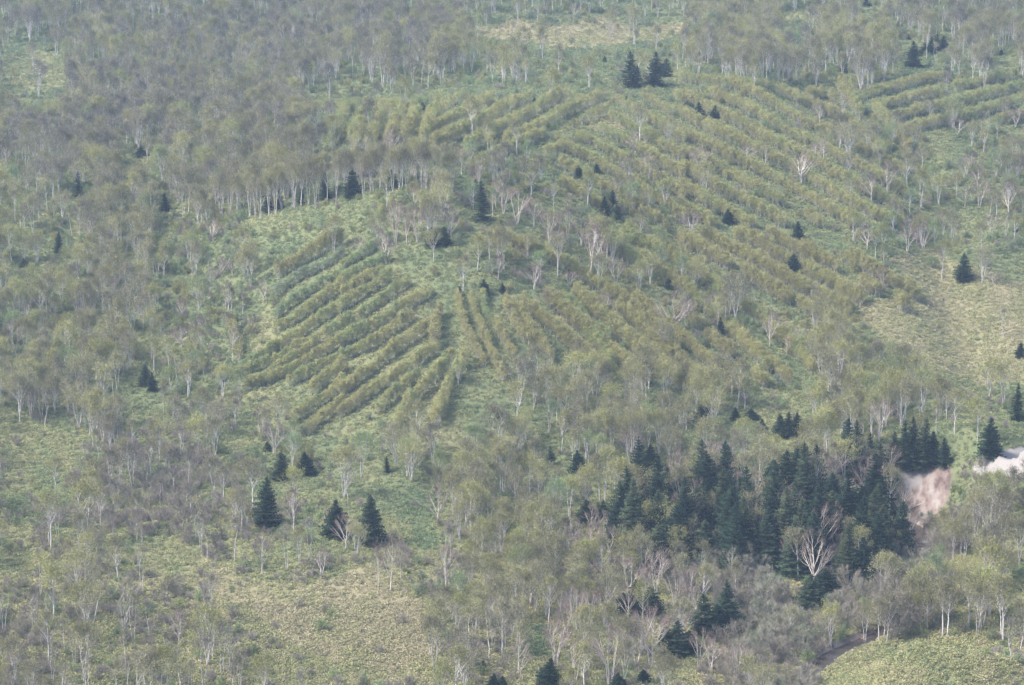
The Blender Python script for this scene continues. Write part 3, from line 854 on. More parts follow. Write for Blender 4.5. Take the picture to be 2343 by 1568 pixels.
for u, v, vt, w, f, lab in BARE:
    put_px("bare", u, v, vt, form=f, width=w, hero=lab, tint=R.uniform(0, 1))

# occupied pixels, to keep the mass away from the hero feet
HERO_UV = np.array([(a[0], a[1]) for a in SPR + BARE])

# --- planted rows
def C(k, pts):          # tracings made on nine enlarged crops
    ox, oy = {"A": (0, 0), "B": (1286, 0), "C": (2572, 0), "D": (0, 860), "E": (1286, 860), "F": (2572, 860)}[k]
    return [((ox + x * .5548) / 1.6533, (oy + y * .5548) / 1.6533) for x, y in pts]
def along(pts, step, jit=1.0):
    pts = np.array(pts, float); out = []
    for a, b in zip(pts[:-1], pts[1:]):
        L = np.hypot(*(b - a)); n = max(1, int(L / step))
        for i in range(n):
            out.append(a + (b - a) * (i + R.rand()) / n + R.normal(size=2) * jit)
    return out
row_uv = []     # u, v, height m, tint, species
def row(pts, h, tint, step=4.4, jit=1.0, gap=.025, kind="young"):
    seed = R.randint(1000)
    for p in along(pts, step, jit):
        g = vnoise(p[0], p[1], 26, seed)
        if g < gap * 2: continue
        row_uv.append((p[0], p[1], .92 * h * (0.75 + .5 * vnoise(p[0], p[1], 34, seed + 1)) * R.uniform(.85, 1.12), np.clip(tint + .15 + R.normal() * .07 + fnoise(p[0], p[1], 80, 77, 1) * .12, 0, 1), kind))
# left fan
row(C("D", [(2343, 130), (2180, 200), (2040, 280), (1880, 370)]) , 6.2, .27)
row(C("D", [(2343, 205), (2200, 300), (2060, 360), (1920, 450), (1870, 510)]), 3.8, .85)
row(C("D", [(2343, 330), (2200, 410), (2080, 490), (1950, 580), (1870, 650)]), 4.2, .62)
row(C("D", [(2343, 430), (2200, 530), (2100, 600), (1980, 680), (1880, 720)]), 4.8, .38)
row(C("D", [(2343, 560), (2200, 655), (2100, 725), (2000, 790), (1840, 880)]), 4.6, .42)
row(C("D", [(2343, 700), (2200, 790), (2060, 855), (1930, 930), (1700, 1000), (1500, 1060)]), 4.4, .45)
row(C("D", [(2343, 800), (2200, 890), (2050, 985), (1900, 1040), (1680, 1125)]), 4.8, .36)
row(C("D", [(2343, 905), (2180, 1000), (2010, 1075), (1960, 1090)]), 4.6, .38)
row(C("D", [(2343, 980), (2230, 1070), (2110, 1160)]), 4.8, .34)
row(C("D", [(2343, 1110), (2200, 1215), (2060, 1300), (1990, 1345)]), 4.8, .36)
row(C("D", [(2343, 1225), (2230, 1310), (2090, 1425)]), 4.8, .34)
row(C("E", [(330, 120), (200, 185), (100, 240), (0, 300)]), 3.8, .6)
row(C("E", [(330, 250), (200, 295), (80, 365), (0, 410)]), 3.8, .6)
row(C("E", [(310, 325), (150, 400), (0, 500)]), 4.2, .40)
row(C("E", [(360, 375), (230, 440), (90, 530), (0, 600)]), 4.4, .40)
row(C("E", [(480, 400), (370, 475), (240, 560), (130, 640), (0, 710)]), 4.6, .40)
row(C("E", [(620, 470), (480, 565), (330, 650), (150, 745), (0, 835)]), 4.6, .38)
row(C("E", [(500, 645), (400, 705), (280, 795), (200, 845), (0, 920)]), 4.6, .36)
row(C("E", [(630, 705), (500, 790), (380, 870), (290, 950), (180, 1030), (0, 1175)]), 4.8, .34)
row(C("E", [(655, 865), (520, 955), (380, 1070), (250, 1130), (120, 1230), (0, 1300)]), 5.0, .33)
row(C("E", [(765, 955), (650, 1065), (560, 1155), (490, 1235)]), 5.2, .30)
row(C("E", [(545, 1035), (440, 1125), (350, 1205), (250, 1285)]), 4.8, .33)
row(C("E", [(690, 600), (655, 700), (640, 850)]), 5.6, .22)
row(C("E", [(860, 900), (800, 1100)]), 7.0, .26, step=7)
row(C("E", [(720, 1230), (690, 1310), (640, 1380)]), 6.0, .28)
row(C("E", [(480, 1210), (420, 1330), (380, 1420)]), 5.5, .28)
# middle, straight down the nose
row(C("E", [(800, 500), (820, 620), (860, 740), (920, 850), (990, 965)]), 4.6, .28)
row(C("E", [(1060, 720), (1130, 820), (1165, 900), (1215, 960)]), 4.8, .28)
row(C("E", [(970, 480), (985, 600), (1060, 700)]), 3.4, .5, gap=.12)
row(C("E", [(1130, 560), (1165, 650), (1200, 720), (1280, 800), (1390, 860)]), 5.6, .24)
row(C("E", [(1180, 600), (1250, 680), (1310, 770), (1390, 880), (1440, 950)]), 5.6, .24)
row(C("E", [(1440, 520), (1540, 590), (1600, 660), (1680, 770), (1750, 860)]), 4.4, .32)
row(C("E", [(1500, 500), (1620, 600), (1720, 700), (1830, 800)]), 4.0, .45, gap=.12)
row(C("E", [(1620, 545), (1760, 640), (1900, 720), (2000, 820)]), 4.8, .34)
row(C("E", [(1850, 160), (2000, 230), (2140, 300), (2343, 410)]), 4.6, .32)
row(C("E", [(2100, 150), (2200, 210), (2343, 310)]), 4.8, .34)
row(C("E", [(2010, 700), (2150, 800), (2270, 900), (2343, 960)]), 5.4, .28)
row(C("E", [(1600, 960), (1720, 930)]), 5.0, .2)
row(C("D", [(1340, 900), (1400, 1020)]), 6.5, .27)
row(C("D", [(1560, 700), (1640, 940)]), 6.5, .27)
row(C("D", [(1810, 185), (2000, 185)]), 3.0, .6)
row(C("D", [(1810, 255), (1990, 235)]), 3.0, .55)
row(C("D", [(1100, 415), (1250, 400), (1400, 400)]), 3.0, .6)
for k in range(5):
    row(C("B", [(1000 + 60 * k, 1130 + 38 * k), (1250 + 70 * k, 1190 + 38 * k)]), 2.8, .5, gap=.12)
for pts in ([(1250, 690), (1330, 760), (1400, 850)], [(1310, 690), (1400, 750), (1500, 840), (1560, 890)], [(1380, 575), (1480, 625), (1580, 690), (1680, 780), (1760, 860)],
            [(1420, 560), (1540, 605), (1650, 680), (1760, 760), (1860, 860)], [(1150, 560), (1290, 620), (1420, 700), (1520, 780)]):
    row(pts, 5.2, .33); row([(a + 4, b - 3) for a, b in pts], 5.2, .33)
row([(1075, 690), (1110, 790), (1150, 880)], 4.6, .33); row([(1040, 860), (1000, 960)], 5, .3); row([(560, 900), (640, 855), (720, 800)], 4.4, .42); row([(500, 880), (580, 840), (640, 800)], 4.2, .5)
# dense plantations: families of parallel planting lines
def family(poly, ang, spacing, h, tint, step=4.0, holes=(), wob=3.0, gap=.05, mul=2.25, side2=4.5, jit=.9):
    P = np.array(poly, float); c = P.mean(0); rad = np.max(np.hypot(*(P - c).T)) + 10
    d = np.array([cos(radians(ang)), sin(radians(ang))]); n = np.array([-d[1], d[0]])
    # each strip is a double line of trees with open ground to the next strip
    spacing *= mul; h *= .84
    k = -rad; q = 0
    while k < rad:
        q += 1
        for side in (0, side2):
            pts = c + n * (k + side) + d * np.arange(-rad, rad, step)[:, None]
            pts += R.normal(size=pts.shape) * jit
            pts += n * (fnoise(pts[:, 0], pts[:, 1], 200, 55, 2) * wob * 3)[:, None]
            ok = inside(pts[:, 0], pts[:, 1], poly)
            for hp in holes: ok &= ~inside(pts[:, 0], pts[:, 1], hp)
            gg = vnoise(pts[:, 0], pts[:, 1], 70, 88 + q)
            for p in pts[ok & (gg > gap * 2)]:
                row_uv.append((p[0], p[1], h * (0.8 + .4 * vnoise(p[0], p[1], 60, 66)) * R.uniform(.82, 1.18), np.clip(tint + .12 + R.normal() * .06 + fnoise(p[0], p[1], 110, 78, 2) * .12, 0, 1), "young"))
        k += spacing
family([(1190, 700), (1330, 690), (1480, 705), (1640, 760), (1760, 830), (1830, 885), (1600, 900), (1420, 880), (1300, 830)], 40, 19, 5.2, .28, gap=.09)
F1 = C("F", [(0, 100), (500, 60), (800, 130), (1000, 200), (1250, 290), (1560, 400), (1640, 500), (1600, 590), (1500, 590), (1450, 490), (1290, 480), (1250, 520), (1220, 620), (1150, 620), (1040, 740), (900, 660), (760, 615), (640, 530), (540, 460), (400, 440), (200, 340), (0, 230)])
H1 = C("F", [(820, 220), (1000, 300), (1200, 380), (1265, 480), (1250, 520), (1190, 460), (1060, 380), (850, 300)])
family(F1, 29, 14, 6.0, .30, mul=2.6, side2=4.5, jit=1.0, holes=[H1])
family(C("C", [(0, 560), (400, 600), (760, 640), (1000, 760), (1250, 880), (1400, 980), (1520, 1150), (1560, 1300), (1500, 1500), (1400, 1568), (0, 1568)]), 28, 17, 5.0, .36, gap=.07, mul=2.25, side2=4.5, jit=1.3, step=4.6)
family(C("C", [(1000, 640), (1150, 640), (1350, 800), (1480, 860), (1600, 1000), (1560, 1080), (1400, 960), (1250, 830), (1180, 830), (1030, 740)]), 50, 16, 7.5, .38)
family(C("C", [(1100, 560), (1500, 530), (2343, 540), (2400, 860), (2100, 860), (1800, 900), (1620, 960), (1500, 860), (1350, 780)]), -14, 16, 4.8, .42, gap=.06, mul=2.1, side2=4.5, jit=1.3, step=4.6)
family(C("C", [(0, 520), (600, 540), (1000, 560), (980, 700), (700, 640), (0, 600)]), 8, 18, 4.8, .45, gap=.12)
family(C("B", [(600, 730), (1200, 700), (1900, 680), (1850, 780), (1600, 880), (1400, 900), (1150, 1000), (900, 1060), (620, 1040)]), 154, 23, 5.8, .38, gap=.06, mul=1.5, side2=4.5, jit=1.0)
family(C("B", [(1900, 690), (2343, 690), (2343, 1568), (1900, 1500), (1500, 1300), (1500, 1000), (1800, 900)]), 30, 18, 4.7, .38, gap=.07, mul=2.15, side2=4.5, jit=1.3, step=4.6)
family(C("B", [(900, 1060), (1200, 980), (1600, 900), (1500, 1080), (1100, 1100), (950, 1100)]), 154, 22, 5.4, .38)
for a, b in [((150, 830), (80, 1030)), ((270, 830), (200, 1030)), ((410, 780), (320, 1015)), ((530, 820), (430, 985)), ((30, 800), (-60, 1020)), ((640, 800), (560, 1000))]:
    row(C("B", [a, b]), 6.8, .42, step=3.2, jit=3.0, gap=0)
    row(C("B", [(a[0] + 20, a[1]), (b[0] + 20, b[1])]), 6.8, .42, step=3.6, jit=2.0, gap=0)
family(C("B", [(-150, 760), (300, 720), (700, 700), (700, 800), (300, 800), (-150, 830)]), 5, 18, 6.2, .42)

uv = np.array([(r[0], r[1]) for r in row_uv])
gx, gy, gz = ground_at(uv[:, 0], uv[:, 1])
for (u, v, h, t, kind), x, y, z in zip(row_uv, gx, gy, gz):
    f = int(R.randint(0, 6)); H0 = [5.6, 5.2, 6.2, 4.8, 6.6, 5.8][f]
    s = h / H0
    put(kind, x, y, z, form=f, scale=s, wide=(s * .5 + .44) * R.uniform(.8, 1.15), tint=t)

# --- forest mass on a jittered world grid
def grid(cell):
    ys = np.arange(575, 1660, cell)
    X, Y = [], []
    for y in ys:
        hw = y * .215 + 10
        xs = np.arange(-hw, hw, cell)
        X.append(xs); Y.append(np.full(len(xs), y))
    X = np.concatenate(X); Y = np.concatenate(Y)
    X = X + R.uniform(-.5, .5, len(X)) * cell; Y = Y + R.uniform(-.5, .5, len(Y)) * cell
    Z = height(X, Y)
    U, Vv, D = project(np.stack([X, Y, Z], -1))
    return X, Y, Z, U, Vv, D

ORD = {c: ord(c) for c in "FfsmbBPLG."}
def near_hero(U, Vv, ru=16, rv=10, big=1.0):
    res = np.zeros(len(U), bool)
    for a, b in HERO_UV:
        res |= (np.abs(U - a) < ru) & (Vv - b < 55) & (Vv - b > -rv)
    for q in SPR:
        res |= (np.abs(U - q[0]) < (q[3] * .5 + 26) * big) & (Vv - q[1] < 84 * big) & (Vv - q[1] > -6)
    return res
def shaded_dens(code, tab):
    d = np.zeros(len(code))
    for k, p in tab.items(): d[code == ord(k)] = p
    return d

def shows_meadow(U, Vv, D, H=13.5):
    hp = H / D * FPX
    res = np.zeros(len(U), bool)
    for f in (0, .3, .6, .85, 1.1):
        for k, (poly, d) in enumerate(MEADOWS[:-1]):
            w = U + fnoise(U, Vv, 45, 31, 2) * 16; w2 = Vv - hp * f + fnoise(U, Vv, 45, 32, 2) * 10
            res |= inside(w, w2, poly)
    return res
CELL = 3.9
X, Y, Z, U, Vv, D = grid(CELL)
code = code_at(U, Vv)
dry, fan = meadow_at(U, Vv)
rdist = seg_dist(X, Y, river_pts)
clump = vnoise(X, Y, 16, 91) * .6 + vnoise(X, Y, 6, 92) * .4
inscar = np.zeros(len(X), bool)
for s_ in SCARS: inscar |= inside(U, Vv, s_)
in_row_fan = inside(U, Vv, [(600, 620), (900, 590), (1180, 660), (1500, 690), (1700, 880), (1300, 900), (1100, 1000), (700, 1000), (540, 900)])
ingrove = inside(U, Vv, GROVE)
dens = shaded_dens(code, {"F": .42, "f": .28, "s": .24, "m": .16, "b": .32, "B": .13, "P": .020, "L": .022, "G": .22, ".": .012})
dens *= .35 + 1.3 * clump
dens[shows_meadow(U, Vv, D)] *= .05
dens[in_row_fan] *= .22
dens[inside(U, Vv, [(620, 960), (1010, 860), (1200, 880), (1250, 960), (1120, 1040), (700, 1060)])] *= .35
dens[inside(U, Vv, [(1190, 700), (1480, 705), (1640, 760), (1900, 885), (1600, 900), (1300, 830)])] *= .55
dens[inscar] = 0
dens[rdist < 3] = 0
dens[ingrove] *= 1.0
dens[Vv > 1640] = 0
dens[near_hero(U, Vv)] *= .08
dens[inside(U, Vv, [(480, 508), (640, 494), (800, 458), (880, 510), (860, 560), (620, 580), (480, 570)])] *= .08
dens[(Vv < 330) & (D > 1100)] *= .68
for q in range(22):
    u, v = R.uniform(1290, 1600), R.uniform(1235, 1420)
    put_px("bare", u, v, v - R.uniform(55, 82), form=int(R.choice([1, 2, 4, 5, 3])), width=R.uniform(48, 80), tint=R.uniform(.3, 1))
for k_, (x_, y_, h_) in enumerate([(1355, 1275, 300), (1410, 1275, 330), (1500, 1232, 300), (1560, 1188, 360), (1600, 1180, 340), (1635, 1208, 380), (1685, 1213, 340), (1730, 1165, 380), (1795, 1240, 400), (1818, 1246, 370), (1965, 1190, 390), (2030, 1215, 360), (2195, 1240, 400), (1260, 1290, 260)]):
    a_, b_ = (2572 + x_ * .5548) / 1.6533, (1722 + y_ * .5548) / 1.6533
    put_px("birch", a_, b_, b_ - h_ * .5548 / 1.6533, form=int(R.choice([0, 1, 3, 5])), tint=R.uniform(.15, .4), hero="%s white stemmed birch from the left on the grassy mound's rim" % ["first", "second", "third", "fourth", "fifth", "sixth", "seventh", "eighth", "ninth", "tenth", "eleventh", "twelfth", "thirteenth", "lowest"][k_])
for u, v, h, t in [(2035, 1462, 92, .3), (2052, 1440, 100, .2), (2070, 1418, 95, .35), (2085, 1392, 90, .1), (2098, 1370, 95, .8), (2108, 1345, 80, .15), (2112, 1322, 62, .9), (2092, 1440, 100, .2), (2075, 1455, 80, .15), (2125, 1390, 100, .3), (2140, 1350, 90, .25), (2148, 1310, 85, .2), (2040, 1420, 90, .1), (2060, 1385, 90, .2), (2078, 1352, 80, .85)]:
    x, y, z = ground_at([u + R.normal() * 3], [v])
    d_ = y[0] * cp - (z[0] - CAMZ) * sp
    put("willow", x[0], y[0], z[0], scale=h * d_ / FPX / 6.5, tint=t)
for u, v, vt, t, lab in [(1310, 1400, 1308, .56, "bright yellow green birch left of the dense bare trees"), (1340, 1410, 1322, .50, "yellow green birch beside the bright one by the bare trees"), (1228, 1300, 1235, .56, "lime tinted birch in the lower middle woods"),
                      (1440, 1330, 1262, .54, "lime tinted birch among the bone coloured crowns"), (1225, 1215, 1155, .48, "domed yellow birch right of the lower green meadow"), (360, 1568, 1520, .58, "lime tinted bushy birch at the bottom edge"),
                      (455, 1040, 950, .52, "yellow green birch at the foot of the left slope"), (375, 640, 562, .42, "round golden domed birch on the left slope"), (1900, 1480, 1380, .48, "yellow green birch on the river bank"), (2060, 1290, 1215, .56, "lime willowy birch right of the grove")]:
    put_px("birch", u, v, vt, form=int(R.choice([2, 4, 6, 7])), hero=lab, tint=t)
# birches standing along the wooded ridge with their white trunks in view
for p in along([(478, 500), (560, 500), (640, 488), (720, 470), (780, 452), (850, 440), (940, 430), (1030, 445)], 12, 4.5):
    x, y, z = ground_at([p[0]], [p[1]])
    put("birch", x[0], y[0], z[0], form=int(R.choice([1, 3, 5, 8, 5])), scale=R.uniform(.95, 1.2), wide=R.uniform(.7, .95), tint=R.uniform(.15, .42))
# strip of open ground in front of hill-top meadow etc.
pick = R.rand(len(X)) < dens
tmap = 0.35 + 0.10 * fnoise(U, Vv, 160, 101, 2) - .13 * np.clip((520 - Vv) / 150, 0, 1) * np.clip((1300 - U) / 500, .25, 1)
for x, y, z, u, v, c, t in zip(X[pick], Y[pick], Z[pick], U[pick], Vv[pick], code[pick], tmap[pick]):
    r = R.rand(); ch = chr(c)
    tint = np.clip(t + R.normal() * .10, 0, .55)
    if R.rand() < .035: tint = R.uniform(.48, .6)
    if ch == 's' or ch == '.':
        put("thin" if r < .75 else "birch", x, y, z, tint=tint, scale=R.uniform(.85, 1.25))
    elif ch == 'B':
        put("thin" if r < .5 else "birch", x, y, z, scale=R.uniform(.7, .95), tint=tint * .8)
    elif ch == 'G':
        if r < .55: put('bare', x, y, z, form=int(R.choice([1, 2, 3, 5])), scale=R.uniform(.85, 1.1), tint=R.uniform(.3, 1))
        else: put('birch', x, y, z, scale=R.uniform(.9, 1.15), tint=tint)
    elif ch == 'b':
        if r < (.55 if v > 1150 else .30): put("bare", x, y, z, form=int(R.choice([1, 2, 3, 5])), scale=R.uniform(.75, .95), tint=R.rand())
        else: put("birch", x, y, z, scale=R.uniform(.8, 1.0), tint=tint)
    elif ch == 'm':
        if r < .10: put("bare", x, y, z, form=int(R.choice([1, 2, 3, 5])), scale=R.uniform(.6, .85), tint=R.rand())
        elif r < .25: put("thin", x, y, z, scale=R.uniform(.8, 1.), tint=tint)
        elif r < .5: put("birch", x, y, z, scale=R.uniform(.6, .85), tint=R.uniform(.6, .8))
        else: put("birch", x, y, z, scale=R.uniform(.65, .95), tint=tint)
    else:
        sc = R.uniform(.72, 1.15) * (.92 if ch == 'f' else 1.0)
        if r < .015 and v > 350: put("bare", x, y, z, form=int(R.choice([1, 2, 3, 5])), scale=sc * .9, tint=R.rand())
        elif r < .10: put("thin", x, y, z, scale=sc * 1.05, tint=tint)
        else: put("birch", x, y, z, scale=sc * (1.12 if v < 260 else 1), wide=sc * R.uniform(.8, 1.15) * (.92 if v < 260 else 1), tint=tint + (.3 if R.rand() < .06 else 0))

# understorey: shrubs and green bushes
X, Y, Z, U, Vv, D = grid(2.7)
code = code_at(U, Vv)
dry, fan = meadow_at(U, Vv)
rdist = seg_dist(X, Y, river_pts)
inscar = np.zeros(len(X), bool)
for s_ in SCARS: inscar |= inside(U, Vv, s_)
in_row_fan = inside(U, Vv, [(600, 620), (900, 590), (1180, 660), (1500, 690), (1700, 880), (1300, 900), (1100, 1000), (700, 1000), (540, 900)])
clump = vnoise(X, Y, 13, 191) * .6 + vnoise(X, Y, 5, 192) * .4
dens = shaded_dens(code, {"F": .16, "f": .18, "s": .55, "m": .42, "b": .24, "B": .62, "P": .10, "L": .10, "G": .12, ".": .02})
dens *= np.clip(clump * 2.6 - .35, 0, 2)
dens[shows_meadow(U, Vv, D, 3.0)] *= .08
dens[in_row_fan] *= .4
dens[inscar] = 0; dens[rdist < 2.6] = 0; dens[Vv > 1640] = 0
dens[near_hero(U, Vv, 14, 4, .45)] *= .2
pick = R.rand(len(X)) < dens
for x, y, z, u, v, c, rd_ in zip(X[pick], Y[pick], Z[pick], U[pick], Vv[pick], code[pick], rdist[pick]):
    ch = chr(c); r = R.rand()
    if ch in 'mLP' or (v < 900 and r < .6):
        if r < .7: put("bush", x, y, z, tint=R.choice([.62, .8, .95, .4]) + R.uniform(-.06, .06), scale=R.uniform(.8, 1.3))
        else: put("shrub", x, y, z, tint=R.uniform(.1, .5), scale=R.uniform(.7, 1.2))
    elif ch == 'B' and u > 1300:
        if r < .40: put("willow", x, y, z, tint=R.choice([.1, .3, .9, .75]), scale=R.uniform(.65, 1.0))
        elif r < .8: put("shrub", x, y, z, tint=R.uniform(0, .5), scale=R.uniform(1, 1.6))
        else: put("bush", x, y, z, tint=R.choice([.72, .9]), scale=R.uniform(.8, 1.3))
    elif ch == 'B':
        if r < .05: put("willow", x, y, z, tint=R.uniform(.0, .25), scale=R.uniform(.6, .9))
        elif r < .93: put("shrub", x, y, z, tint=R.uniform(0, .3), scale=R.uniform(.6, 1.25))
        else: put("young", x, y, z, tint=R.uniform(.1, .3), scale=R.uniform(.8, 1.2))
    else:
        put("shrub" if r < .8 else "bush", x, y, z, tint=R.uniform(0, .5) if r < .8 else R.uniform(.6, .9), scale=R.uniform(.5, 1.1))

print("PLACED", {k: len(v) for k, v in PL.items()})

# ------------------------------------------------------------------ setting: ground
def ground_mesh():
    s_in = np.linspace(-0.25, 0.25, 401)
    s_out = np.array([.28, .33, .4, .5, .65, .85, 1.1, 1.5])
    ss = np.concatenate([-s_out[::-1], s_in, s_out])
    y_in = np.exp(np.linspace(math.log(560), math.log(1720), 441))
    ys = np.concatenate([[60, 140, 240, 340, 430, 500], y_in, [1780, 1880, 2020, 2200, 2450, 2800]])
    sx, yy = np.meshgrid(ss, ys)
    xx = sx * np.maximum(yy, 200)
    z = terrain(xx, yy)
    nz, nx = xx.shape
    V = np.stack([xx, yy, z], -1).reshape(-1, 3)
    i = np.arange(nz - 1)[:, None] * nx + np.arange(nx - 1)[None]
    i = i.ravel()
    F = np.stack([i, i + 1, i + 1 + nx, i + nx], 1)
    u, v, _ = project(V)
    dr = dryness(u, v)
    dr = np.where(V[:, 1] < 560, .5, dr)
    return V, F, dr, u, v, z.ravel()
V, F, dr, u_, v_, z_ = ground_mesh()
gm, nt, out = new_mat("meadow_ground")
at = nt.nodes.new("ShaderNodeAttribute"); at.attribute_name = "dry"
at2 = nt.nodes.new("ShaderNodeAttribute"); at2.attribute_name = "earth"
tc = nt.nodes.new("ShaderNodeTexCoord")
n1 = nt.nodes.new("ShaderNodeTexNoise"); n1.inputs['Scale'].default_value = .55; n1.inputs['Detail'].default_value = 8; n1.inputs['Roughness'].default_value = .75
nt.links.new(tc.outputs['Object'], n1.inputs['Vector'])
ad = nt.nodes.new("ShaderNodeMath"); ad.operation = 'MULTIPLY_ADD'; ad.inputs[1].default_value = .55; 
nt.links.new(n1.outputs[0], ad.inputs[0])
sub = nt.nodes.new("ShaderNodeMath"); sub.operation = 'SUBTRACT'; sub.inputs[1].default_value = .28
nt.links.new(at.outputs['Fac'], sub.inputs[0]); nt.links.new(sub.outputs[0], ad.inputs[2])
gc = ramp(nt, [(0.0, (.070, .105, .050)), (.35, (.115, .140, .070)), (.7, (.185, .185, .095)), (1.0, (.26, .225, .135))], ad.outputs[0])
n2 = nt.nodes.new("ShaderNodeTexNoise"); n2.inputs['Scale'].default_value = .35; n2.inputs['Detail'].default_value = 6; n2.inputs['Roughness'].default_value = .6
mp = nt.nodes.new("ShaderNodeMapping"); mp.inputs['Scale'].default_value = (1.1, .5, .16)
nt.links.new(tc.outputs['Object'], mp.inputs[0]); nt.links.new(mp.outputs[0], n2.inputs['Vector'])
ec = ramp(nt, [(.36, (.10, .072, .062)), (.49, (.19, .145, .125)), (.64, (.28, .245, .22))], n2.outputs[0])
ec2 = nt.nodes.new("ShaderNodeAttribute"); ec2.attribute_name = "pale"
mxp = nt.nodes.new("ShaderNodeMix"); mxp.data_type = 'RGBA'; mxp.inputs[7].default_value = (.27, .25, .232, 1)
nt.links.new(ec2.outputs['Fac'], mxp.inputs[0]); nt.links.new(ec, mxp.inputs[6])
mx = nt.nodes.new("ShaderNodeMix"); mx.data_type = 'RGBA'
nt.links.new(at2.outputs['Fac'], mx.inputs[0]); nt.links.new(gc, mx.inputs[6]); nt.links.new(mxp.outputs[2], mx.inputs[7])
bs = nt.nodes.new("ShaderNodeBsdfPrincipled"); bs.inputs['Roughness'].default_value = 1; bs.inputs['Specular IOR Level'].default_value = .05
bp = nt.nodes.new("ShaderNodeBump"); bp.inputs['Strength'].default_value = .9; bp.inputs['Distance'].default_value = .6
bmx = nt.nodes.new('ShaderNodeMix'); nt.links.new(at2.outputs['Fac'], bmx.inputs[0]); nt.links.new(n1.outputs[0], bmx.inputs[2]); bsc = nt.nodes.new('ShaderNodeMath'); bsc.operation = 'MULTIPLY'; bsc.inputs[1].default_value = .5; nt.links.new(n2.outputs[0], bsc.inputs[0]); nt.links.new(bsc.outputs[0], bmx.inputs[3]); nt.links.new(bmx.outputs[0], bp.inputs['Height']); nt.links.new(bp.outputs[0], bs.inputs['Normal'])
nt.links.new(mx.outputs[2], bs.inputs[0]); nt.links.new(bs.outputs[0], out.inputs[0])
me = make_mesh("ground", V, F, np.zeros(len(F), int), [gm], smooth=True)
wu = u_ + fnoise(u_, v_, 18, 61, 2) * 8; wv = v_ + fnoise(u_, v_, 18, 62, 2) * 6
earth = np.zeros(len(V))
for s_ in SCARS: earth = np.maximum(earth, inside(wu, wv, s_).astype(float))
rdv = seg_dist(V[:, 0], V[:, 1], river_pts)
earth = np.maximum(earth, np.clip(1.6 - (rdv - 3) / 2.0, 0, 1) * (rdv < 12))
pale = inside(wu, wv, SCARS[1]).astype(float) * .9
pale = np.maximum(pale, (inside(wu, wv, SCARS[0]) & (v_ < 1120) & (u_ < 2110)) * .75)
for nm, arr in (("dry", dr), ("earth", earth), ("pale", pale)):
    a = me.attributes.new(nm, 'FLOAT', 'POINT'); a.data.foreach_set("value", arr.astype(np.float32))
ground = bpy.data.objects.new("ground", me); SCN.objects.link(ground); ground["kind"] = "structure"
ZMIN = float(V[:, 2].min()); ZMAX = float(V[:, 2].max())

# ------------------------------------------------------------------ river
rv = np.array(river_pts)
tt = np.linspace(0, len(rv) - 1, 70)
px = np.interp(tt, np.arange(len(rv)), rv[:, 0]); py = np.interp(tt, np.arange(len(rv)), rv[:, 1])
tx = np.gradient(px); ty = np.gradient(py); ln = np.hypot(tx, ty); tx /= ln; ty /= ln
Vr = []
for i in range(70):
    for k in np.linspace(-1, 1, 5):
        Vr.append((px[i] - ty[i] * 2.6 * k, py[i] + tx[i] * 2.6 * k, RIVER_Z))
Fr = np.array([(i * 5 + j, i * 5 + j + 1, i * 5 + j + 6, i * 5 + j + 5) for i in range(69) for j in range(4)])
wm, nt, out = new_mat("river_water")
p = nt.nodes.new("ShaderNodeBsdfPrincipled"); p.inputs[0].default_value = (.10, .10, .095, 1); p.inputs['Roughness'].default_value = .18
nz = nt.nodes.new("ShaderNodeTexNoise"); nz.inputs['Scale'].default_value = 1.3; nz.inputs['Detail'].default_value = 5
tc = nt.nodes.new("ShaderNodeTexCoord"); nt.links.new(tc.outputs['Object'], nz.inputs['Vector'])
b = nt.nodes.new("ShaderNodeBump"); b.inputs['Strength'].default_value = .5; b.inputs['Distance'].default_value = .3
nt.links.new(nz.outputs[0], b.inputs['Height']); nt.links.new(b.outputs[0], p.inputs['Normal'])
col = ramp(nt, [(.45, (.055, .042, .032)), (.70, (.075, .06, .05)), (.80, (.35, .35, .35))], nz.outputs[0]); nt.links.new(col, p.inputs[0])
nt.links.new(p.outputs[0], out.inputs[0])
ro = bpy.data.objects.new("river", make_mesh("river", np.array(Vr), Fr, np.zeros(len(Fr), int), [wm])); SCN.objects.link(ro); ro["kind"] = "structure"

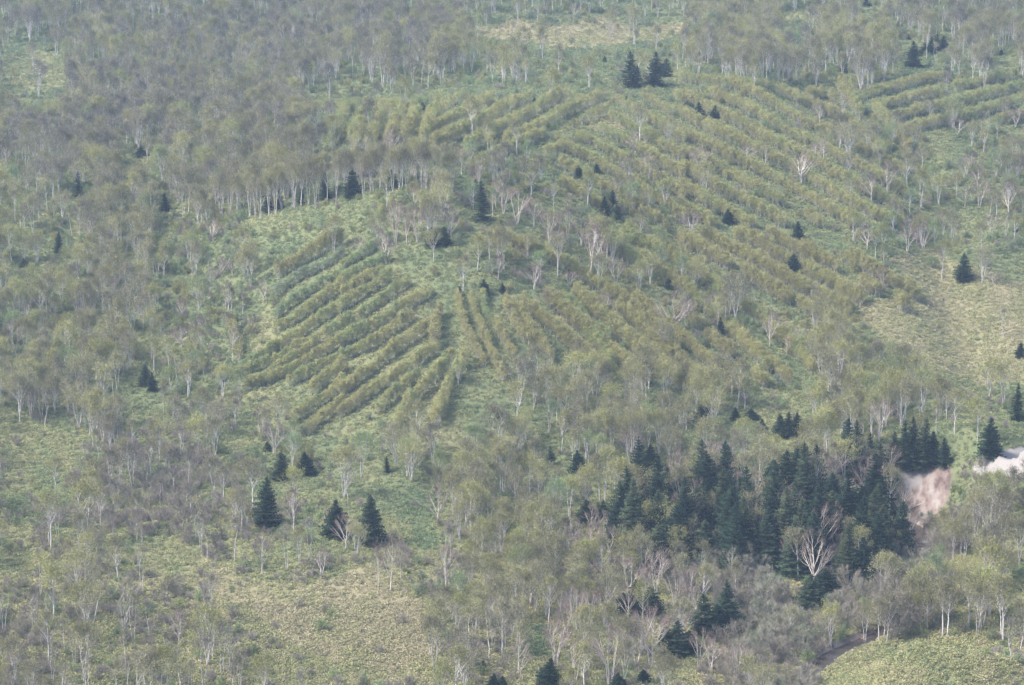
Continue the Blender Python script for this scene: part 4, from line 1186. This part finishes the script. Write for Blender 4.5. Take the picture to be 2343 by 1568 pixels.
# ------------------------------------------------------------------ trees as objects and as mass
KIND = {  # species -> name, category, group, mass name, how many singles
    "birch": ("birch_tree", "birch tree", "birches of the lower woods", "birch_forest", 300),
    "thin": ("slender_birch", "birch tree", "slender birches on the meadows", "slender_birch_wood", 150),
    "bare": ("bare_tree", "bare tree", "leafless pale trees", "bare_tree_wood", 150),
    "young": ("young_birch", "young tree", "young birches planted in rows", "young_birch_plantation", 300),
    "spruce": ("spruce_tree", "spruce tree", "dark spruces", None, 400),
    "shrub": ("leafless_shrub", "shrub", "grey leafless shrubs", "shrub_thicket", 150),
    "bush": ("green_bush", "bush", "green leafed bushes", "green_bush_thicket", 60),
    "willow": ("willow_shrub", "willow", "grey willows along the river", "willow_thicket", 60),
}
def gn_scatter(name, colr, recs):
    n = len(recs)
    me = bpy.data.meshes.new(name)
    me.vertices.add(n)
    me.vertices.foreach_set("co", np.array([(r[0], r[1], r[2]) for r in recs], np.float32).ravel())
    def attr(nm, typ, arr, key="value"):
        a = me.attributes.new(nm, typ, 'POINT'); a.data.foreach_set(key, arr)
    attr("form", 'INT', np.array([r[3] for r in recs], np.int32))
    attr("rot", 'FLOAT_VECTOR', np.array([(R.normal() * .03, R.normal() * .03, r[6]) for r in recs], np.float32).ravel(), "vector")
    attr("scl", 'FLOAT_VECTOR', np.array([(r[4], r[4], r[5]) for r in recs], np.float32).ravel(), "vector")
    attr("tint", 'FLOAT', np.array([r[7] for r in recs], np.float32))
    o = bpy.data.objects.new(name, me); SCN.objects.link(o)
    ng = bpy.data.node_groups.new(name + "_scatter", 'GeometryNodeTree')
    ng.interface.new_socket("Geometry", in_out='INPUT', socket_type='NodeSocketGeometry')
    ng.interface.new_socket("Geometry", in_out='OUTPUT', socket_type='NodeSocketGeometry')
    N = ng.nodes; L = ng.links
    gi = N.new("NodeGroupInput"); go = N.new("NodeGroupOutput")
    ci = N.new("GeometryNodeCollectionInfo"); ci.inputs['Collection'].default_value = colr
    ci.inputs['Separate Children'].default_value = True; ci.inputs['Reset Children'].default_value = True
    ip = N.new("GeometryNodeInstanceOnPoints"); ip.inputs['Pick Instance'].default_value = True
    def na(nm, typ):
        k = N.new("GeometryNodeInputNamedAttribute"); k.data_type = typ; k.inputs[0].default_value = nm; return k.outputs[0]
    L.new(gi.outputs[0], ip.inputs['Points']); L.new(ci.outputs[0], ip.inputs['Instance'])
    L.new(na("form", 'INT'), ip.inputs['Instance Index']); L.new(na("rot", 'FLOAT_VECTOR'), ip.inputs['Rotation']); L.new(na("scl", 'FLOAT_VECTOR'), ip.inputs['Scale'])
    L.new(ip.outputs[0], go.inputs[0])
    md = o.modifiers.new("scatter", 'NODES'); md.node_group = ng
    o["kind"] = "stuff"
    return o

SINGLES = []        # (obj, key, rec, u, v)
for key, (name, cat, group, mass, nmax) in KIND.items():
    recs = PL[key]
    P = np.array([(r[0], r[1], r[2]) for r in recs])
    u, v, d = project(P)
    hgt = np.array([r[5] for r in recs]) / d * (5 if key in ("shrub", "bush", "young") else 12) * FPX
    vis = (u > 8) & (u < 2334) & (v > 12) & (v - hgt * .5 < 1560)
    hero = np.array([r[8] is not None for r in recs])
    score = hgt * vis + hero * 1e6
    order = np.argsort(-score)
    take = [i for i in order[:nmax] if score[i] > 0]
    tset = set(take)
    for i in take:
        r = recs[i]
        tm, cm = SPECIES[key][0][r[3]]
        e = bpy.data.objects.new(name, None); SCN.objects.link(e)
        e.empty_display_size = .5
        e.location = (r[0], r[1], r[2]); e.rotation_euler = (R.normal() * .035, R.normal() * .035, r[6]); e.scale = (r[4], r[4], r[5])
        t = bpy.data.objects.new("trunk" if key not in ("shrub", "bush") else "stem", tm); SCN.objects.link(t); t.parent = e
        c = bpy.data.objects.new("crown" if key not in ("shrub", "bush") else "foliage", cm); SCN.objects.link(c); c.parent = e
        c["tint"] = float(r[7])
        e["category"] = cat; e["group"] = group
        SINGLES.append((e, key, r, u[i], v[i]))
    rest = [recs[i] for i in range(len(recs)) if i not in tset]
    if mass and rest:
        o = gn_scatter(mass, SPECIES[key][1], rest)
        o["label"] = {"birch": "dense birch forest with olive and brown crowns covering the slopes", "thin": "scattered slender birches mixed through the woods", "bare": "pale leafless trees mixed through the upper woods",
                      "young": "rows of young yellow green trees planted over the hill", "shrub": "grey leafless scrub under the birches", "bush": "green leafed undergrowth between the planted rows", "willow": "grey willow scrub beside the river"}[key]
print("SINGLES", len(SINGLES))

# ------------------------------------------------------------------ bamboo grass
def clump_mesh(seed):
    rs = np.random.RandomState(seed); m = MB()
    k = 64
    a = rs.rand(k) * 6.28; r = np.sqrt(rs.rand(k)) * .85
    P = np.stack([np.cos(a) * r, np.sin(a) * r, rs.uniform(.15, .75, k) * (1.1 - r * .6)], 1)
    m.tris(rand_tris(rs, P, .28, .3), 0)
    return m.data()
gcol = bpy.data.collections.new("bamboo_grass_forms")
for i in range(5):
    gcol.objects.link(bpy.data.objects.new("bamboo_grass_form_%03d" % i, make_mesh("bamboo_grass_form", *clump_mesh(2000 + i), [SASA])))
def join(a, b): return [np.concatenate(t) for t in zip(a, b)]
g1 = grid(1.55); g2 = grid(1.15)
nearm = g2[4] > 1380
X, Y, Z, U, Vv, D = join(g1, [t[nearm] for t in g2])
code = code_at(U, Vv)
dr = dryness(U, Vv)
rd_ = seg_dist(X, Y, river_pts)
inscar = np.zeros(len(X), bool)
for s_ in SCARS: inscar |= inside(U, Vv, s_)
keep = (U > -60) & (U < 2400) & (Vv > -20) & (Vv < 1640) & (rd_ > 3.4) & ~inscar & (R.rand(len(X)) < np.where(Y > 1150, .6, .9))
recs = [(x, y, z - .05, int(f), s, s * h, rz, t, None, 0) for x, y, z, f, s, h, rz, t in
        zip(X[keep], Y[keep], Z[keep], R.randint(0, 5, keep.sum()), R.uniform(.8, 1.35, keep.sum()), R.uniform(.7, 1.3, keep.sum()), R.uniform(0, 6.28, keep.sum()), np.clip(dr[keep] + R.normal(size=keep.sum()) * .11, 0, 1))]
print("GRASS", len(recs))
go = gn_scatter("bamboo_grass", gcol, recs)
go["label"] = "knee high bamboo grass covering the open slopes, green to straw coloured"

# ------------------------------------------------------------------ fallen logs, boulders
def D_I(x, y): return ((2572 + x * .5548) / 1.6533, (1722 + y * .5548) / 1.6533)
for (a, b, r, up, lab) in [((1510, 1240), (1615, 1150), .17, .9, "pale fallen trunk lying on the grassy rim above the river"),
                           ((1548, 378), (1645, 348), .16, .6, "pale broken log at the foot of the brown scar"),
                           ((1590, 745), (1700, 660), .16, 1.6, "bleached leaning log over the upper river bend"),
                           ((1195, 1300), (1260, 1250), .12, .3, "thin driftwood pole on the far river bank")]:
    p = [D_I(*a), D_I(*b)]
    gx, gy, gz = ground_at([q[0] for q in p], [q[1] for q in p])
    A = np.array([gx[0], gy[0], gz[0] + .15]); B = np.array([gx[1], gy[1], gz[1] + .2])
    L = np.linalg.norm(B - A)
    if L > 12: B = A + (B - A) * 12 / L
    o = A.copy(); B = B - A; B[2] += up
    m = MB(); t = np.linspace(0, 1, 6)[:, None]
    m.tube(B * t + np.array([0, 0, .1]) * np.sin(t * 3), r * (1 - .6 * t[:, 0]), 0, 6)
    e = bpy.data.objects.new("fallen_log", None); SCN.objects.link(e); e.location = o; e["label"] = lab; e["category"] = "log"; e["group"] = "fallen logs by the river"
    tr_ = bpy.data.objects.new("trunk", make_mesh("log_trunk", *m.data(), [BONE_BARK])); SCN.objects.link(tr_); tr_.parent = e
    m = MB()
    for q in (.55, .7, .85):
        c0 = B * q; m.tube([c0, c0 + R.normal(size=3) * .35 + np.array([0, 0, .5])], [.05, .015], 0, 4)
    bo = bpy.data.objects.new("branches", make_mesh("log_branches", *m.data(), [BONE_BARK])); SCN.objects.link(bo); bo.parent = e; bo["kind"] = "stuff"
rock, nt, out = new_mat("river_boulder")
p_ = nt.nodes.new("ShaderNodeBsdfPrincipled"); p_.inputs['Roughness'].default_value = .8
nz = nt.nodes.new("ShaderNodeTexNoise"); nz.inputs['Scale'].default_value = 3
nt.links.new(ramp(nt, [(.35, (.32, .31, .30)), (.65, (.62, .61, .59))], nz.outputs[0]), p_.inputs[0]); nt.links.new(p_.outputs[0], out.inputs[0])
import bmesh
for u, v, sz, lab in [(2117, 1241, .9, "white boulder in the upper river bend"), (2110, 1256, .45, "small grey boulder below the white one in the river"), (2124, 1262, .4, "smallest boulder near the right bank of the river bend")]:
    bm = bmesh.new(); bmesh.ops.create_icosphere(bm, subdivisions=2, radius=sz)
    for w in bm.verts:
        w.co *= 1 + R.normal() * .10; w.co.z *= .6
    me = bpy.data.meshes.new("boulder"); bm.to_mesh(me); bm.free(); me.materials.append(rock)
    d3 = ray(u, v); t_ = (RIVER_Z - CAMZ) / d3[2]
    o = bpy.data.objects.new("boulder", me); SCN.objects.link(o); o.location = (d3[0] * t_, d3[1] * t_, RIVER_Z)
    o["label"] = lab; o["category"] = "boulder"; o["group"] = "boulders in the river"

# ------------------------------------------------------------------ labels
ANCH = [(1470, 180, "the tall far hilltop spruces"), (965, 250, "the small round spruce"), (2120, 120, "the dark top right spruce clump"), (1615, 265, "the two shoulder spruces"),
        (323, 355, "the bushy far left spruce"), (178, 440, "the very slim left spruce"), (640, 470, "the white trunked ridge birches"), (850, 430, "the wooded ridge spruces"),
        (1100, 480, "the leaning crest spruces"), (1400, 485, "the middle slope spruce group"), (1665, 505, "the small pointed spruce"), (1814, 615, "the grassy strip spruce"),
        (2202, 640, "the lone meadow spruce"), (1648, 765, "the grassy bank spruce"), (132, 575, "the slim left edge spruce"), (340, 885, "the leaning left slope spruce"),
        (1000, 558, "the ragged fan apex spruces"), (1108, 670, "the middle rows' dark spruce"), (670, 1090, "the upper lower left spruces"), (608, 1195, "the tallest lower left spruce"),
        (768, 1220, "the broad lower left spruce"), (849, 1235, "the lone columnar spruce"), (1290, 1070, "the slim spruces left of the grove"), (1252, 1560, "the bottom edge spruce"),
        (1720, 960, "the spruce tops above the grove"), (1805, 990, "the flat topped spruce cluster"), (1640, 1440, "the lower spruce group"), (1560, 1490, "the spruces by the bone tree"),
        (1862, 1340, "the large white fan tree"), (1490, 1520, "the bone white bare tree"), (1395, 1565, "the many stemmed bare tree"), (1360, 1260, "the leaning bare trees"),
        (1540, 760, "the big pale spur tree"), (1350, 620, "the pink tall spur tree"), (1183, 510, "the pale crest tree"), (890, 600, "the bowed pale tree"), (487, 550, "the pale open bank tree"),
        (507, 630, "the bowl shaped slope tree"), (415, 790, "the low hollow bowl tree"), (263, 700, "the grey many stemmed tree"), (1708, 365, "the pink round tree"), (2190, 310, "the far pale plantation tree"),
        (2110, 570, "the meadow edge bare trees"), (410, 1475, "the forked white scrub tree"), (890, 1340, "the white stem trio"), (735, 1320, "the tan meadow bare tree"), (2110, 1120, "the brown scar"),
        (2285, 1050, "the white scar"), (1960, 1485, "the lower river bend"), (2115, 1250, "the upper river bend"), (2130, 1500, "the grassy mound"), (750, 1420, "the tan meadow"), (80, 1040, "the left edge meadow"),
        (2180, 760, "the open right meadow"), (700, 770, "the upper left planted rows"), (760, 920, "the lower left planted rows"), (900, 800, "the central planted rows"), (1060, 780, "the spur nose rows"), (1250, 780, "the right middle rows"),
        (1750, 650, "the right planted strips"), (1980, 690, "the right rows' lower end"), (150, 1330, "the lower left scrub"), (300, 1130, "the grey left thicket"), (60, 1540, "the bottom left corner"), (1100, 1150, "the central lower birches"),
        (1150, 1400, "the lower middle birches"), (2240, 1350, "the right bank birches"), (100, 850, "the left edge birches"), (430, 980, "the left slope foot"), (1300, 930, "the birch belt below the spur"), (1900, 900, "the right birch belt"), (1780, 1420, "the willow flat")]
AN = np.array([(a[0], a[1]) for a in ANCH], float)
ORDN = ["leftmost", "second from the left", "third from the left", "fourth from the left", "fifth from the left", "sixth from the left", "seventh from the left", "eighth from the left",
        "ninth from the left", "tenth from the left", "eleventh from the left", "twelfth from the left", "thirteenth from the left", "fourteenth from the left"]
def tintword(t, key):
    if key == "bare": return "pinkish" if t > .5 else "pale"
    if key in ("shrub",): return "brown" if t < .2 else "grey"
    for lim, w in ((.2, "brown budded"), (.36, "olive brown"), (.47, "olive"), (.64, "yellow green"), (.82, "fresh green")):
        if t < lim: return w
    return "grey green"
STEMS = {"birch": ["single stemmed"] * 4 + ["two stemmed"] * 3 + ["three stemmed"] * 2 + ["many stemmed"], "thin": ["slender"] * 3 + ["forked"] * 2 + ["slender"], "bare": ["", "two limbed", "three limbed", "narrow", "many limbed", "narrow", "bowl shaped"]}
NOUN = {"birch": ("birch", "birches"), "thin": ("birch", "birches"), "bare": ("bare tree", "bare trees"), "young": ("planted sapling", "planted saplings"), "shrub": ("leafless shrub", "leafless shrubs"),
        "bush": ("leafy bush", "leafy bushes"), "willow": ("willow shrub", "willow shrubs"), "spruce": ("spruce", "spruces")}
groups = {}
for e, key, r, u, v in SINGLES:
    if r[8] is not None and r[8] != "grove":
        e["label"] = r[8]; continue
    if r[8] == "grove":
        look = "tall " if r[5] > 1.05 else "shorter "
        belt = "back" if v < 1150 else "upper middle" if v < 1205 else "lower middle" if v < 1265 else "front"
        half = "left" if u < 1600 else "middle" if u < 1800 else "right"
        k = (look + "dark", "spruce", "spruces", "in the %s %s of the grove" % (belt, half))
    else:
        dd = np.hypot(AN[:, 0] - u, AN[:, 1] - v); j = int(np.argmin(dd)); dx = u - AN[j, 0]; dy = v - AN[j, 1]
        an = math.degrees(math.atan2(dy, dx)) % 360
        rel = ["right of", "below right of", "below", "below left of", "left of", "above left of", "above", "above right of"][int(((an + 22.5) % 360) // 45)]
        dist = "just " if dd[j] < 45 else "" if dd[j] < 95 else "well "
        st = STEMS.get(key, [""] * 9)[r[3]]
        k = ((tintword(r[7], key) + " " + st).strip(), NOUN[key][0], NOUN[key][1], dist + rel + " " + ANCH[j][2])
    groups.setdefault(k, []).append((u, v, e))
for k, L in groups.items():
    L.sort(key=lambda a: a[0])
    n = len(L)
    for i, (u, v, e) in enumerate(L):
        if n == 1: t = "%s %s %s" % (k[0], k[1], k[3])
        elif n == 2: t = "%s one of two %s %s %s" % (("left", "right")[i], k[0], k[2], k[3])
        elif i == n - 1: t = "rightmost of the %s %s %s" % (k[0], k[2], k[3])
        else: t = "%s of %s %s %s" % (ORDN[min(i, 13)], k[0], k[2], k[3])
        ww = t.split()
        if len(ww) > 16: t = " ".join(w for w in ww if w not in ("the", "of"))
        e["label"] = t

# ------------------------------------------------------------------ haze
hz = bpy.data.materials.new("haze_air"); hz.use_nodes = True
nt = hz.node_tree
for n in list(nt.nodes): nt.nodes.remove(n)
out = nt.nodes.new("ShaderNodeOutputMaterial")
pv = nt.nodes.new("ShaderNodeVolumePrincipled")
pv.inputs['Color'].default_value = (.58, .75, 1.0, 1)
pv.inputs['Density'].default_value = 0.00011
pv.inputs['Anisotropy'].default_value = 0.2
nt.links.new(pv.outputs[0], out.inputs['Volume'])
x0, x1, y0, y1, z0, z1 = -4400, 4400, -60, 2900, ZMIN - 1.0, max(CAMZ + 6, ZMAX + 25)
Vh = np.array([(x, y, z) for x in (x0, x1) for y in (y0, y1) for z in (z0, z1)], float)
Fh = np.array([(0, 1, 3, 2), (4, 6, 7, 5), (0, 4, 5, 1), (2, 3, 7, 6), (0, 2, 6, 4), (1, 5, 7, 3)])
ho = bpy.data.objects.new("haze", make_mesh("haze", Vh, Fh, np.zeros(6, int), [hz])); SCN.objects.link(ho); ho["kind"] = "stuff"
